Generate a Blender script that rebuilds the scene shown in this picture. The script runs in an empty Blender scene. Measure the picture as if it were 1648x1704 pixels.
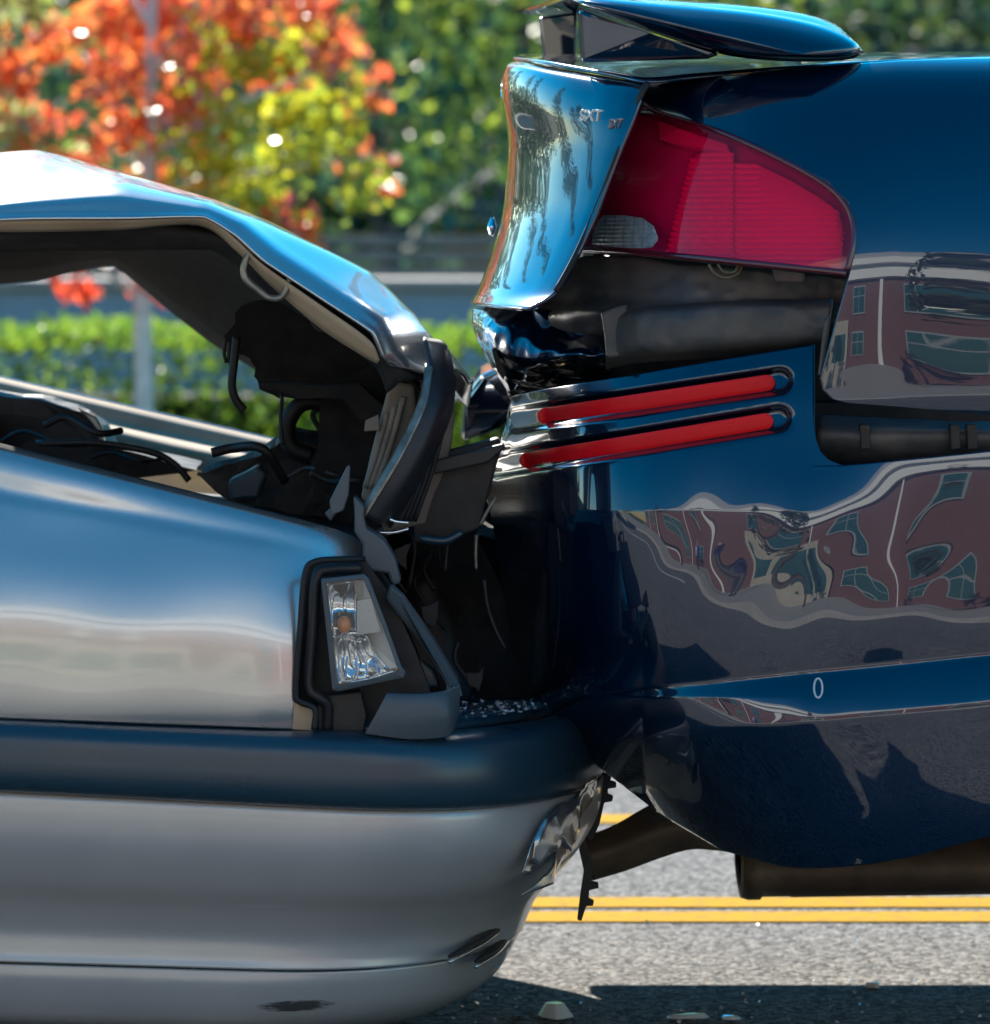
import bpy, bmesh, math, random
import numpy as np
from mathutils import Vector, noise
R = math.radians
rng = np.random.default_rng(7); random.seed(7)
S = bpy.context.scene
COL = S.collection

# ------------------------------------------------------------------ camera
CAM_D, CAM_H, FPX, HOR, CX = 5.5, 1.065, 8800.0, 200.0, 824.0   # metres, metres, focal length in photo pixels, horizon row, centre column
cam = bpy.data.cameras.new('camera'); camo = bpy.data.objects.new('camera', cam); COL.objects.link(camo)
camo.location = (0, -CAM_D, CAM_H); camo.rotation_euler = (R(90), 0, 0)
cam.sensor_fit = 'HORIZONTAL'; cam.sensor_width = 36.0; cam.lens = FPX/1648*36
cam.shift_y = -(852-HOR)/1648
cam.clip_start = 0.1; cam.clip_end = 600
cam.dof.use_dof = True; cam.dof.focus_distance = CAM_D+0.12; cam.dof.aperture_fstop = 10.0
S.camera = camo
# ------------------------------------------------------------------ light
SUN_EL, SUN_AZ = 33.0, -16.0          # azimuth from +Y (beyond the cars), negative = towards -X
w = bpy.data.worlds.new('World'); S.world = w; w.use_nodes = True
nt = w.node_tree; bg = nt.nodes['Background']
sky = nt.nodes.new('ShaderNodeTexSky'); sky.sky_type = 'NISHITA'; sky.sun_disc = False
sky.sun_elevation = R(SUN_EL); sky.sun_rotation = R(SUN_AZ); sky.air_density = 1.0; sky.dust_density = 0.0; sky.ozone_density = 2.0
hs = nt.nodes.new('ShaderNodeHueSaturation'); hs.inputs['Hue'].default_value = .485; hs.inputs['Saturation'].default_value = 1.6
nt.links.new(sky.outputs[0], hs.inputs['Color']); nt.links.new(hs.outputs[0], bg.inputs[0]); bg.inputs[1].default_value = 0.105
sl = bpy.data.lights.new('sun', 'SUN'); sl.energy = 5.0; sl.angle = R(0.5); sl.color = (1, .93, .82)
so = bpy.data.objects.new('sun', sl); COL.objects.link(so)
sd = Vector((math.sin(R(SUN_AZ))*math.cos(R(SUN_EL)), math.cos(R(SUN_AZ))*math.cos(R(SUN_EL)), math.sin(R(SUN_EL))))
so.rotation_euler = sd.to_track_quat('Z', 'Y').to_euler(); so.location = (-8, 20, 20)
vs = S.view_settings; vs.view_transform = 'Standard'; vs.look = 'None'; vs.exposure = 1.1; vs.gamma = 1.0
S.cycles.use_denoising = True; S.cycles.max_bounces = 8; S.cycles.transparent_max_bounces = 12
S.cycles.caustics_reflective = False; S.cycles.caustics_refractive = False

# ------------------------------------------------------------------ helpers
def P(px, py, d):
    s = (CAM_D+d)/FPX
    return ((px-CX)*s, d, CAM_H-(py-HOR)*s)
def Pv(px, py, d):
    s = (CAM_D+d)/FPX
    return np.stack([(px-CX)*s, d+0*px, CAM_H-(py-HOR)*s], -1)
def link(name, me, parent=None, mat=None):
    o = bpy.data.objects.new(name, me); COL.objects.link(o)
    if parent: o.parent = parent
    if mat is not None and me is not None: me.materials.append(mat)
    return o
def empty(name, label, cat, group=None):
    o = bpy.data.objects.new(name, None); COL.objects.link(o); tag(o, label, cat, group); return o
def tag(o, label, cat, group=None):
    o['label'] = label; o['category'] = cat
    if group: o['group'] = group
    return o
def mesh(name, V, F, smooth=True):
    me = bpy.data.meshes.new(name); me.from_pydata([tuple(map(float, v)) for v in V], [], [tuple(map(int, f)) for f in F])
    if smooth: me.polygons.foreach_set('use_smooth', [True]*len(me.polygons))
    me.update(); return me
def solid(o, t, off=-1):
    m = o.modifiers.new('s', 'SOLIDIFY'); m.thickness = t; m.offset = off; return o
def bev(o, wd, seg=2):
    m = o.modifiers.new('b', 'BEVEL'); m.width = wd; m.segments = seg; m.limit_method = 'ANGLE'; m.angle_limit = R(35); return o
def sub(o, n=1):
    m = o.modifiers.new('u', 'SUBSURF'); m.levels = n; m.render_levels = n; return o
def gridmesh(name, G, closed=False):
    nu, nv = G.shape[:2]
    F = []
    for i in range(nu-1):
        for j in range(nv-1):
            a = i*nv+j; F.append((a, a+1, a+nv+1, a+nv))
    return mesh(name, G.reshape(-1, 3), F)
def cat_rom(Pts, n):
    Pts = np.asarray(Pts, float); K = len(Pts)
    e = np.concatenate([[2*Pts[0]-Pts[1]], Pts, [2*Pts[-1]-Pts[-2]]])
    out = []
    for i in range(K-1):
        p0, p1, p2, p3 = e[i], e[i+1], e[i+2], e[i+3]
        for k in range(n):
            t = k/n
            out.append(.5*((2*p1)+(-p0+p2)*t+(2*p0-5*p1+4*p2-p3)*t*t+(-p0+3*p1-3*p2+p3)*t**3))
    out.append(Pts[-1]); return np.array(out)
def lin(Pts, n):
    Pts = np.asarray(Pts, float); out = []
    n = [n]*(len(Pts)-1) if isinstance(n, int) else n
    for i in range(len(Pts)-1):
        for k in range(n[i]): out.append(Pts[i]+(Pts[i+1]-Pts[i])*k/n[i])
    out.append(Pts[-1]); return np.array(out)
def pgrid(name, rows, nu, nv, parent, mat, thick=.003, off=-1, crump=0):
    """rows of (px,py,d) control points, smoothed both ways"""
    A = np.array([cat_rom(r, nu) for r in rows])
    A = np.stack([cat_rom(A[:, i], nv) for i in range(A.shape[1])])
    G = Pv(A[..., 0], A[..., 1], A[..., 2])
    if crump:
        for i in range(G.shape[0]):
            for j in range(G.shape[1]):
                v = Vector(G[i, j]); k = abs(noise.noise(v*22))+.5*abs(noise.noise(v*60))
                G[i, j, 1] += crump*(k-.3)*2; G[i, j, 2] += crump*.5*noise.noise(v*30)
    o = link(name, gridmesh(name, G), parent, mat)
    if thick: solid(o, thick, off)
    return o
def ruled(name, A, B, D, nu, nv, parent, mat, thick=.003, smooth=False, post=None):
    f = cat_rom if smooth else lin
    a, b = f(A, nu), f(B, nu)
    t = np.linspace(0, 1, nv)[None, :, None]
    G2 = a[:, None]*(1-t)+b[:, None]*t
    d = D(G2[..., 0], G2[..., 1])
    G = Pv(G2[..., 0], G2[..., 1], d)
    o = link(name, gridmesh(name, G), parent, mat)
    if thick: solid(o, thick, -1)
    return o
def sm(x, xs, ys, sig=0):
    lo, hi = min(xs)-5*sig-1, max(xs)+5*sig+1
    g = np.linspace(lo, hi, 4000); y = np.interp(g, xs, ys)
    if sig:
        k = int(4*sig/(g[1]-g[0]))+1; kk = np.exp(-.5*(np.arange(-k, k+1)*(g[1]-g[0])/sig)**2); kk /= kk.sum()
        y = np.convolve(np.pad(y, k, mode='edge'), kk, 'valid')
    return np.interp(x, g, y)
def raster(x0, x1, y0, y1, tilt, plan, extra=None, step=3.0):
    """depth of a panel: its tilt from the vertical integrated up the panel, plus its plan curve"""
    xs = np.arange(x0, x1+step, step); ys = np.arange(y0, y1+step, step)
    X, Y = np.meshgrid(xs, ys, indexing='ij')
    T = np.tan(np.radians(tilt(X, Y)))*step/1600
    Z = np.cumsum(T[:, ::-1], 1)[:, ::-1]
    ref = np.argmin(abs(ys-(y0+y1)/2)); 
    Dm = Z+plan(X)
    if extra is not None: Dm = Dm+extra(X, Y)
    def f(px, py):
        i = np.clip((px-x0)/step, 0, len(xs)-1.001); j = np.clip((py-y0)/step, 0, len(ys)-1.001)
        i0 = i.astype(int); j0 = j.astype(int); fi = i-i0; fj = j-j0
        return (Dm[i0, j0]*(1-fi)*(1-fj)+Dm[i0+1, j0]*fi*(1-fj)+Dm[i0, j0+1]*(1-fi)*fj+Dm[i0+1, j0+1]*fi*fj)
    return f
def plate(name, pts, d, thick, mat, parent=None, bw=.0, rough=0, seg=2, smooth=False):
    """outline in photo pixels at depth d (number, function or per point), real thickness away from the viewer"""
    bm = bmesh.new(); vs_ = []
    for p in pts:
        dd = p[2] if len(p) > 2 else (d(np.array([p[0]], float), np.array([p[1]], float))[0] if callable(d) else d)
        vs_.append(bm.verts.new(P(p[0], p[1], dd)))
    f = bm.faces.new(vs_); bm.normal_update()
    if f.normal.y > 0: f.normal_flip()
    r = bmesh.ops.extrude_face_region(bm, geom=[f])
    for v in r['geom']:
        if isinstance(v, bmesh.types.BMVert): v.co.y += thick
    bmesh.ops.recalc_face_normals(bm, faces=bm.faces)
    if rough:
        bmesh.ops.triangulate(bm, faces=bm.faces)
        bmesh.ops.subdivide_edges(bm, edges=bm.edges, cuts=3, use_grid_fill=True)
        for v in bm.verts:
            n = noise.noise_vector(v.co*14)*rough+noise.noise_vector(v.co*45)*rough*.4
            v.co += n
    me = bpy.data.meshes.new(name); bm.to_mesh(me); bm.free()
    if smooth: me.polygons.foreach_set('use_smooth', [True]*len(me.polygons))
    o = link(name, me, parent, mat)
    if bw: bev(o, bw, seg)
    return o
def jag(pts, n=3, a=7):
    out = []
    for i in range(len(pts)):
        p, q = pts[i], pts[(i+1) % len(pts)]
        for k in range(n):
            t = k/n; j = 0 if k == 0 else a
            out.append((p[0]+(q[0]-p[0])*t+random.uniform(-j, j), p[1]+(q[1]-p[1])*t+random.uniform(-j, j)))
    return out
def tube(name, pts, r, mat, parent=None, n=10, smooth=6, pix=True, cap=True):
    W = np.array([P(*p) for p in pts]) if pix else np.array(pts, float)
    if smooth: W = cat_rom(W, smooth)
    K = len(W); rr = np.interp(np.linspace(0, 1, K), np.linspace(0, 1, len(r)), r) if hasattr(r, '__len__') else [r]*K
    V, F = [], []
    up = None
    for i in range(K):
        t = Vector(W[min(i+1, K-1)]-W[max(i-1, 0)]).normalized()
        if up is None: up = t.orthogonal().normalized()
        up = (up-t*up.dot(t)).normalized(); sd_ = t.cross(up)
        for k in range(n):
            a = 2*math.pi*k/n; V.append(Vector(W[i])+(up*math.cos(a)+sd_*math.sin(a))*float(rr[i]))
    for i in range(K-1):
        for k in range(n): F.append((i*n+k, i*n+(k+1) % n, (i+1)*n+(k+1) % n, (i+1)*n+k))
    if cap: F += [tuple(range(n))[::-1], tuple(range((K-1)*n, K*n))]
    return link(name, mesh(name, V, F), parent, mat)
def box(name, x0, x1, y0, y1, z0, z1, mat, parent=None, bw=0):
    V = [(x, y, z) for x in (x0, x1) for y in (y0, y1) for z in (z0, z1)]
    F = [(0, 1, 3, 2), (4, 6, 7, 5), (0, 4, 5, 1), (2, 3, 7, 6), (0, 2, 6, 4), (1, 5, 7, 3)]
    o = link(name, mesh(name, V, F, False), parent, mat)
    if bw: bev(o, bw)
    return o

# ------------------------------------------------------------------ materials
def mat(name, col=(.5,.5,.5), rough=.5, metal=0, coat=0, coat_ior=1.5, coat_rough=.03, spec=.5, noise_col=None, nscale=20, bump=0, bscale=200, detail=5, ramp=(.35, .65), rvar=0):
    m = bpy.data.materials.new(name); m.use_nodes = True; N = m.node_tree; b = N.nodes['Principled BSDF']
    b.inputs['Base Color'].default_value = (*col, 1); b.inputs['Roughness'].default_value = rough; b.inputs['Metallic'].default_value = metal
    b.inputs['Coat Weight'].default_value = coat; b.inputs['Coat IOR'].default_value = coat_ior; b.inputs['Coat Roughness'].default_value = coat_rough
    b.inputs['Specular IOR Level'].default_value = spec
    tc = N.nodes.new('ShaderNodeTexCoord')
    if noise_col or rvar:
        n = N.nodes.new('ShaderNodeTexNoise'); n.inputs['Scale'].default_value = nscale; n.inputs['Detail'].default_value = detail
        N.links.new(tc.outputs['Object'], n.inputs['Vector'])
        if noise_col:
            r = N.nodes.new('ShaderNodeValToRGB'); r.color_ramp.elements[0].color = (*col, 1); r.color_ramp.elements[1].color = (*noise_col, 1)
            r.color_ramp.elements[0].position = ramp[0]; r.color_ramp.elements[1].position = ramp[1]
            N.links.new(n.outputs['Fac'], r.inputs['Fac']); N.links.new(r.outputs['Color'], b.inputs['Base Color'])
        if rvar:
            mr = N.nodes.new('ShaderNodeMapRange'); mr.inputs['To Min'].default_value = rough-rvar; mr.inputs['To Max'].default_value = rough+rvar
            mr.inputs['From Min'].default_value = .3; mr.inputs['From Max'].default_value = .7
            N.links.new(n.outputs['Fac'], mr.inputs['Value']); N.links.new(mr.outputs[0], b.inputs['Roughness'])
    if bump:
        n2 = N.nodes.new('ShaderNodeTexNoise'); n2.inputs['Scale'].default_value = bscale; n2.inputs['Detail'].default_value = 3
        bp = N.nodes.new('ShaderNodeBump'); bp.inputs['Strength'].default_value = bump; bp.inputs['Distance'].default_value = .002
        N.links.new(tc.outputs['Object'], n2.inputs['Vector']); N.links.new(n2.outputs['Fac'], bp.inputs['Height'])
        N.links.new(bp.outputs['Normal'], b.inputs['Normal'])
        if coat: N.links.new(bp.outputs['Normal'], b.inputs['Coat Normal'])
    return m
M = {}
M['silver'] = mat('silver_paint', (.57,.565,.55), .27, .85, 1, 1.5, .02, bump=.012, bscale=300)
M['silverplas'] = mat('silver_bumper_paint', (.60,.58,.55), .36, .35, .6, 1.45, .08, bump=.02, bscale=300, noise_col=(.54,.525,.50), nscale=7)
M['blue'] = mat('dark_blue_paint', (.0003,.013,.045),     .22, .5, 1, 1.78, .010, bump=.005, bscale=40)
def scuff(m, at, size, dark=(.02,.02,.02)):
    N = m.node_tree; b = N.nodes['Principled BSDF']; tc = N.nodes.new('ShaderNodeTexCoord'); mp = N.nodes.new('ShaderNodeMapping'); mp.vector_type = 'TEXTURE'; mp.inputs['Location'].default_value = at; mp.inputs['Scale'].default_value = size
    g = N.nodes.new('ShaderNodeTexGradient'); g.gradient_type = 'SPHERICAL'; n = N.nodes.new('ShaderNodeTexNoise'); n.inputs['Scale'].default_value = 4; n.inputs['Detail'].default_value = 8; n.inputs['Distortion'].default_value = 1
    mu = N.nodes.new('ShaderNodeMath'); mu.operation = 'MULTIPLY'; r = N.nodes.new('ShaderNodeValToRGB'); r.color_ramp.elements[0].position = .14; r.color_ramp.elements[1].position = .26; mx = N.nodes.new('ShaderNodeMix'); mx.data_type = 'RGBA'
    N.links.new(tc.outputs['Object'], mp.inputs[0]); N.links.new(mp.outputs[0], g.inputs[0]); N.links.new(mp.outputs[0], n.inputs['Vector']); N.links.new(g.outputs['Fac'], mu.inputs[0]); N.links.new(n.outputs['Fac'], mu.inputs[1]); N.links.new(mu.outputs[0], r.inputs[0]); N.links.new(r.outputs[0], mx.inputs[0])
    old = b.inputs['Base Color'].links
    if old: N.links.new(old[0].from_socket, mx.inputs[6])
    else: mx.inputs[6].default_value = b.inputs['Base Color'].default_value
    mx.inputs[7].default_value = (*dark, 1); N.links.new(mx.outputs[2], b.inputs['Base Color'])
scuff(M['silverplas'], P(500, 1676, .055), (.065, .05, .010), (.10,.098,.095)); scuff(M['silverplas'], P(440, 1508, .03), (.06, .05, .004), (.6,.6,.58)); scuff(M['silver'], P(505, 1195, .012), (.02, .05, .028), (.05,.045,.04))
M['strip'] = mat('bumper_plastic', (.018,.05,.075), .30, 0, spec=.8, bump=.05, bscale=900, rvar=.06, nscale=9)
M['black'] = mat('black_plastic', (.012,.012,.013), .55, noise_col=(.03,.03,.03), nscale=30, bump=.2, bscale=120)
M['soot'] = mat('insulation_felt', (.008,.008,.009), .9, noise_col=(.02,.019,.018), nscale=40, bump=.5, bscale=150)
M['inner'] = mat('bare_inner_steel', (.05,.06,.07), .5, .3, noise_col=(.13,.12,.11), nscale=18, bump=.5, bscale=45)
M['beige'] = mat('silver_inner_paint', (.55,.42,.28), .55, 0, noise_col=(.42,.31,.20), nscale=14)
M['tan'] = mat('aged_grey_plastic', (.16,.13,.10), .6, noise_col=(.24,.20,.155), nscale=35, bump=.15, bscale=90)
M['trim'] = mat('grey_trim_plastic', (.085,.105,.12), .42, bump=.06, bscale=700)
M['darktrim'] = mat('dark_trim_plastic', (.022,.024,.028), .45, bump=.05, bscale=500)
M['chrome'] = mat('chrome', (.85,.86,.87), .06, 1)
M['steel'] = mat('worn_steel', (.34,.31,.26), .4, .7, noise_col=(.2,.17,.13), nscale=80)
M['exhaust'] = mat('rusty_exhaust_steel', (.15,.115,.085), .62, .25, noise_col=(.26,.19,.13), nscale=22, bump=.25, bscale=140)
M['amber'] = mat('amber_bulb', (.9,.22,.01), .15, 0, 1)
M['cream'] = mat('lamp_reflector_plastic', (.72,.66,.60), .35, .2)
M['rubber'] = mat('rubber', (.01,.01,.011), .6)
M['redrefl'] = mat('red_reflector', (.90,.004,.012), .3, 0, .25, 1.4, spec=.2, bump=.25, bscale=700)
M['redrib'] = mat('red_lamp_ribs', (.98,.62,.78), .3, 0)
M['plum'] = mat('lamp_inner_dark', (.75,.55,.85), .4, 0)
M['yellow'] = mat('yellow_road_paint', (.56,.30,.005), .9, spec=.08, noise_col=(.32,.20,.05), nscale=38, ramp=(.5,.78), detail=9, bump=.5, bscale=120)
M['white'] = mat('white_road_paint', (.75,.75,.72), .7)
def glassy(name, tint, ior=1.5, rough=.02):
    m = bpy.data.materials.new(name); m.use_nodes = True; N = m.node_tree; N.nodes.clear()
    o = N.nodes.new('ShaderNodeOutputMaterial'); t = N.nodes.new('ShaderNodeBsdfTransparent'); g = N.nodes.new('ShaderNodeBsdfGlossy'); x = N.nodes.new('ShaderNodeMixShader')
    lw = N.nodes.new('ShaderNodeLayerWeight'); lw.inputs[0].default_value = .5; pw = N.nodes.new('ShaderNodeMath'); pw.operation = 'POWER'; pw.inputs[1].default_value = 5; ma = N.nodes.new('ShaderNodeMath'); ma.operation = 'MULTIPLY_ADD'
    f0 = ((ior-1)/(ior+1))**2; ma.inputs[1].default_value = 1-f0; ma.inputs[2].default_value = f0
    t.inputs[0].default_value = (*tint, 1); g.inputs['Roughness'].default_value = rough
    N.links.new(lw.outputs['Facing'], pw.inputs[0]); N.links.new(pw.outputs[0], ma.inputs[0]); N.links.new(ma.outputs[0], x.inputs[0]); N.links.new(t.outputs[0], x.inputs[1]); N.links.new(g.outputs[0], x.inputs[2]); N.links.new(x.outputs[0], o.inputs[0])
    return m
M['redlens'] = glassy('red_lens', (1.0,.10,.30), 1.5)
M['clear'] = glassy('clear_lens', (.93,.95,.96), 1.5)
def leafmat(name, trans=.5):
    m = bpy.data.materials.new(name); m.use_nodes = True; N = m.node_tree; N.nodes.clear()
    o = N.nodes.new('ShaderNodeOutputMaterial'); d = N.nodes.new('ShaderNodeBsdfDiffuse'); t = N.nodes.new('ShaderNodeBsdfTranslucent'); g = N.nodes.new('ShaderNodeBsdfGlossy')
    x = N.nodes.new('ShaderNodeMixShader'); y = N.nodes.new('ShaderNodeMixShader'); c = N.nodes.new('ShaderNodeVertexColor'); c.layer_name = 'col'
    x.inputs[0].default_value = trans; y.inputs[0].default_value = .11; g.inputs['Roughness'].default_value = .28
    for n in (d, t): N.links.new(c.outputs[0], n.inputs['Color'])
    N.links.new(d.outputs[0], x.inputs[1]); N.links.new(t.outputs[0], x.inputs[2]); N.links.new(x.outputs[0], y.inputs[1]); N.links.new(g.outputs[0], y.inputs[2]); N.links.new(y.outputs[0], o.inputs[0])
    return m
M['leaf'] = leafmat('leaves', .72)
M['bark_pale'] = mat('pale_bark', (.86,.84,.82), .8, noise_col=(.66,.63,.60), nscale=25, bump=.4, bscale=60)
M['bark'] = mat('dark_bark', (.07,.05,.04), .9, noise_col=(.12,.09,.07), nscale=12, bump=.6, bscale=30)

# asphalt: coarse pale aggregate in dark binder
def asphalt():
    m = bpy.data.materials.new('asphalt'); m.use_nodes = True; N = m.node_tree; b = N.nodes['Principled BSDF']; tc = N.nodes.new('ShaderNodeTexCoord')
    v = N.nodes.new('ShaderNodeTexVoronoi'); v.inputs['Scale'].default_value = 140; N.links.new(tc.outputs['Object'], v.inputs['Vector'])
    n = N.nodes.new('ShaderNodeTexNoise'); n.inputs['Scale'].default_value = 2.2; n.inputs['Detail'].default_value = 6; N.links.new(tc.outputs['Object'], n.inputs['Vector'])
    r = N.nodes.new('ShaderNodeValToRGB'); e = r.color_ramp.elements; e[0].color = (.055,.054,.053,1); e[1].color = (.35,.335,.315,1); e[0].position = .05; e[1].position = .95
    k = e.new(.5); k.color = (.195,.19,.184,1)
    sp = N.nodes.new('ShaderNodeSeparateColor'); N.links.new(v.outputs['Color'], sp.inputs[0]); N.links.new(sp.outputs[0], r.inputs[0])
    mx = N.nodes.new('ShaderNodeMix'); mx.data_type = 'RGBA'; mx.blend_type = 'MULTIPLY'; mx.inputs[0].default_value = .5
    r2 = N.nodes.new('ShaderNodeValToRGB'); r2.color_ramp.elements[0].color = (.65,.65,.66,1); r2.color_ramp.elements[0].position = .3; r2.color_ramp.elements[1].position = .7
    N.links.new(n.outputs['Fac'], r2.inputs[0]); N.links.new(r.outputs[0], mx.inputs[6]); N.links.new(r2.outputs[0], mx.inputs[7]); N.links.new(mx.outputs[2], b.inputs['Base Color'])
    bp = N.nodes.new('ShaderNodeBump'); bp.inputs['Strength'].default_value = .6; bp.inputs['Distance'].default_value = .005; bp.invert = True
    N.links.new(v.outputs['Distance'], bp.inputs['Height']); N.links.new(bp.outputs[0], b.inputs['Normal'])
    b.inputs['Roughness'].default_value = .9; b.inputs['Specular IOR Level'].default_value = .12
    return m
M['asphalt'] = asphalt()
M['grass'] = mat('grass_ground', (.05,.075,.02), .9, noise_col=(.09,.085,.035), nscale=3, bump=.6, bscale=50)
M['concrete'] = mat('sidewalk_concrete', (.42,.40,.37), .85, noise_col=(.34,.33,.31), nscale=6, bump=.2, bscale=120)

# ------------------------------------------------------------------ setting
def structure(o): o['kind'] = 'structure'; return o
# terrain: one sheet to the horizon, level by the road, falling away behind it, low wooded rise far off
xs = np.concatenate([np.linspace(-260, -40, 12), np.linspace(-36, 36, 25), np.linspace(40, 260, 12)])
ys = np.concatenate([np.linspace(-260, -30, 10), np.linspace(-26, 60, 87), np.linspace(65, 300, 20)])
X, Y = np.meshgrid(xs, ys, indexing='ij')
Z = -0.05 - sm(Y, [8.0, 10, 13, 20, 28, 300], [0, .28, .42, 1.1, 1.7, 1.7], .5) + np.clip((Y-45)/60, 0, 4)*3.0
o = structure(link('ground', gridmesh('ground', np.stack([X, Y, Z], -1)), None, M['grass']))
def groundz(y): return float(-0.05-sm(np.array([y]), [8.0, 10, 13, 20, 28, 300], [0, .28, .42, 1.1, 1.7, 1.7], .5)[0]+max(0, (y-45)/60)*3)
def sheet(name, x0, x1, y0, y1, z, m, parent=None, n=1):
    o = link(name, mesh(name, [(x0,y0,z),(x1,y0,z),(x1,y1,z),(x0,y1,z)], [(0,1,2,3)], False), parent, m); return o
road = structure(sheet('road', -120, 120, -3.9, 7.4, 0, M['asphalt']))
box('kerb', -120, 120, 7.4, 7.55, -.2, .11, M['concrete'], None)['kind'] = 'structure'
box('kerb', -120, 120, -4.05, -3.9, -.2, .13, M['concrete'], None)['kind'] = 'structure'
box('sidewalk', -120, 120, -11, -4.05, -.2, .125, M['concrete'], None)['kind'] = 'structure'
def line(y0, y1, m, skew=.0):
    me = mesh('line_marking', [(-120,y0+120*skew,.002),(120,y0-120*skew,.002),(120,y1-120*skew,.002),(-120,y1+120*skew,.002)], [(0,1,2,3)], False)
    return link('line_marking', me, road, m)
line(1.515, 1.605, M['yellow']); line(1.645, 1.735, M['yellow']); line(2.50, 2.60, M['yellow']); link('line_marking', mesh('line_marking', [(-120,-2.35,.002),(-3.2,-2.35,.002),(-3.2,-2.22,.002),(-120,-2.22,.002)], [(0,1,2,3)], False), road, M['white'])

# ------------------------------------------------------------------ silver car
SC = empty('silver_car', 'silver sedan with buckled raised hood and smashed front corner, nose under the blue car', 'car')
# fender
Tf = lambda x: 737+.252*x
def tilt_f(X, Y):
    v = Y-Tf(X); c = 88-.08*X
    q = (Y-(Tf(X)+c))/(1200-(Tf(X)+c))
    up = sm(v, [0, 5, 14, 28, 50, 90], [75, 62, 38, 22, 14, 14], 3)
    lo = sm(q, [0, .25, .46, .55, .66, .78, .9, 1], [24, 20.5, 16.5, 13, 7, 1.5, -2, -14], .025)
    k = 1/(1+np.exp(-(v-c)/5)); cr = 9*np.exp(-.5*((v-c)/8)**2)*sm(X, [0, 430, 540], [1, 1, 0])
    return up*(1-k)+lo*k+cr
plan_f = lambda X: sm(X, [-80, 300, 450, 520, 570, 610], [0, 0, .004, .015, .035, .07], 18)
def dent_f(X, Y):
    return .0022*np.exp(-.5*(((X-110)/90)**2+((Y-890)/45)**2))-.0012*np.exp(-.5*(((X-430)/70)**2+((Y-960)/50)**2))+.0006*np.sin(X/47+Y/90)
Df0 = raster(-90, 640, 690, 1240, tilt_f, plan_f, dent_f, 2.0)
off = Df0(np.array([200.]), np.array([1100.]))[0]
Df = lambda x, y: Df0(x, y)-off+.012
xs_ = [-80, 0, 100, 200, 300, 400, 450, 480, 487]
A = [(x, Tf(x)) for x in xs_]+[(492, 861), (500, 864), (510, 867), (525, 871), (560, 881), (590, 893), (604, 905)]
B = [(x, 1196+.037*x) for x in xs_]+[(497, 1010), (503, 955), (511, 938), (526, 930), (560, 928), (590, 926), (606, 925)]
fend = ruled('fender', A, B, Df, 6, 150, SC, M['silver'], .004)
plate('fender_tab', [(486, 1160), (500, 1170), (522, 1177), (520, 1216), (480, 1214)], Df, .01, M['beige'], SC, .001)
# black gasket round the lamp opening
tube('lamp_gasket', [(606, 930, .05), (560, 931, .03), (524, 935, .022), (508, 955, .02), (500, 1040, .02), (492, 1150, .02), (500, 1168, .02), (524, 1180, .02), (523, 1214, .02)], .0034, M['rubber'], SC)
plate('lamp_housing', [(505, 938), (606, 932), (650, 990), (690, 1080), (740, 1215), (523, 1218), (523, 1182), (498, 1165)], .075, .12, M['black'], SC)
tube('lamp_frame', [(600, 945, .06), (545, 948, .045), (527, 962, .04), (520, 1050, .04), (514, 1140, .04), (530, 1160, .04), (545, 1175, .045), (545, 1215, .05)], .006, M['darktrim'], SC)
plate('lamp_bracket', [(527, 1160), (600, 1150), (612, 1190), (606, 1219), (528, 1218)], .05, .02, M['darktrim'], SC, .002)
# indicator lamp
IL = link('indicator_lamp', None, SC)
rim = [(534, 963), (606, 955), (614, 962), (644, 1040), (668, 1108), (676, 1118), (672, 1128), (562, 1151), (553, 1148)]
inn = [(542, 970), (603, 963), (610, 972), (638, 1045), (660, 1108), (664, 1114), (660, 1119), (566, 1141), (561, 1139)]
def ring(name, o_, i_, d0, d1, m, parent):
    n = len(o_); V = [P(*p, d0) for p in o_]+[P(*p, d0-.002) for p in i_]+[P(*p, d1) for p in i_]+[P(*p, d1) for p in o_]; F = []
    for k in range(n):
        a, b = k, (k+1) % n
        F += [(a, b, n+b, n+a), (n+a, n+b, 2*n+b, 2*n+a), (3*n+a, 3*n+b, b, a)]
    ob = link(name, mesh(name, V, F, False), parent, m); bev(ob, .0012); return ob
ring('lamp_rim', rim, inn, .015, .05, M['trim'], IL)
plate('lens', inn, .016, .0015, M['clear'], IL)
plate('reflector_bowl', [(540, 968), (604, 960), (640, 1042), (664, 1112), (664, 1121), (562, 1144)], .058, .004, M['chrome'], IL)
plate('reflector_side', [(590, 966, .03), (606, 966, .02), (636, 1042, .02), (662, 1110, .022), (636, 1116, .03), (606, 1060, .045), (592, 1052, .05), (592, 1000, .05)], .03, .003, M['cream'], IL)
plate('reflector_panel', [(594, 1000, .026), (618, 996, .02), (634, 1052, .02), (594, 1056, .03)], .024, .002, M['silver'], IL)
pgrid('reflector_bowl_upper', [[(544,972,.022),(562,970,.036),(582,968,.042),(600,965,.030)], [(547,990,.028),(565,990,.050),(580,990,.054),(594,988,.040)], [(550,1015,.028),(566,1016,.052),(580,1016,.054),(592,1012,.044)], [(553,1042,.022),(568,1046,.036),(580,1048,.040),(592,1050,.034)]], 6, 6, IL, M['chrome'], .001)
pgrid('reflector_bowl_lower', [[(555,1058,.020),(575,1054,.038),(596,1052,.040),(610,1058,.028)], [(558,1080,.026),(580,1082,.050),(602,1084,.050),(622,1086,.030)], [(561,1110,.026),(586,1112,.048),(612,1110,.046),(640,1106,.028)], [(565,1138,.018),(592,1134,.030),(624,1127,.028),(656,1118,.020)]], 6, 6, IL, M['chrome'], .001)
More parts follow.
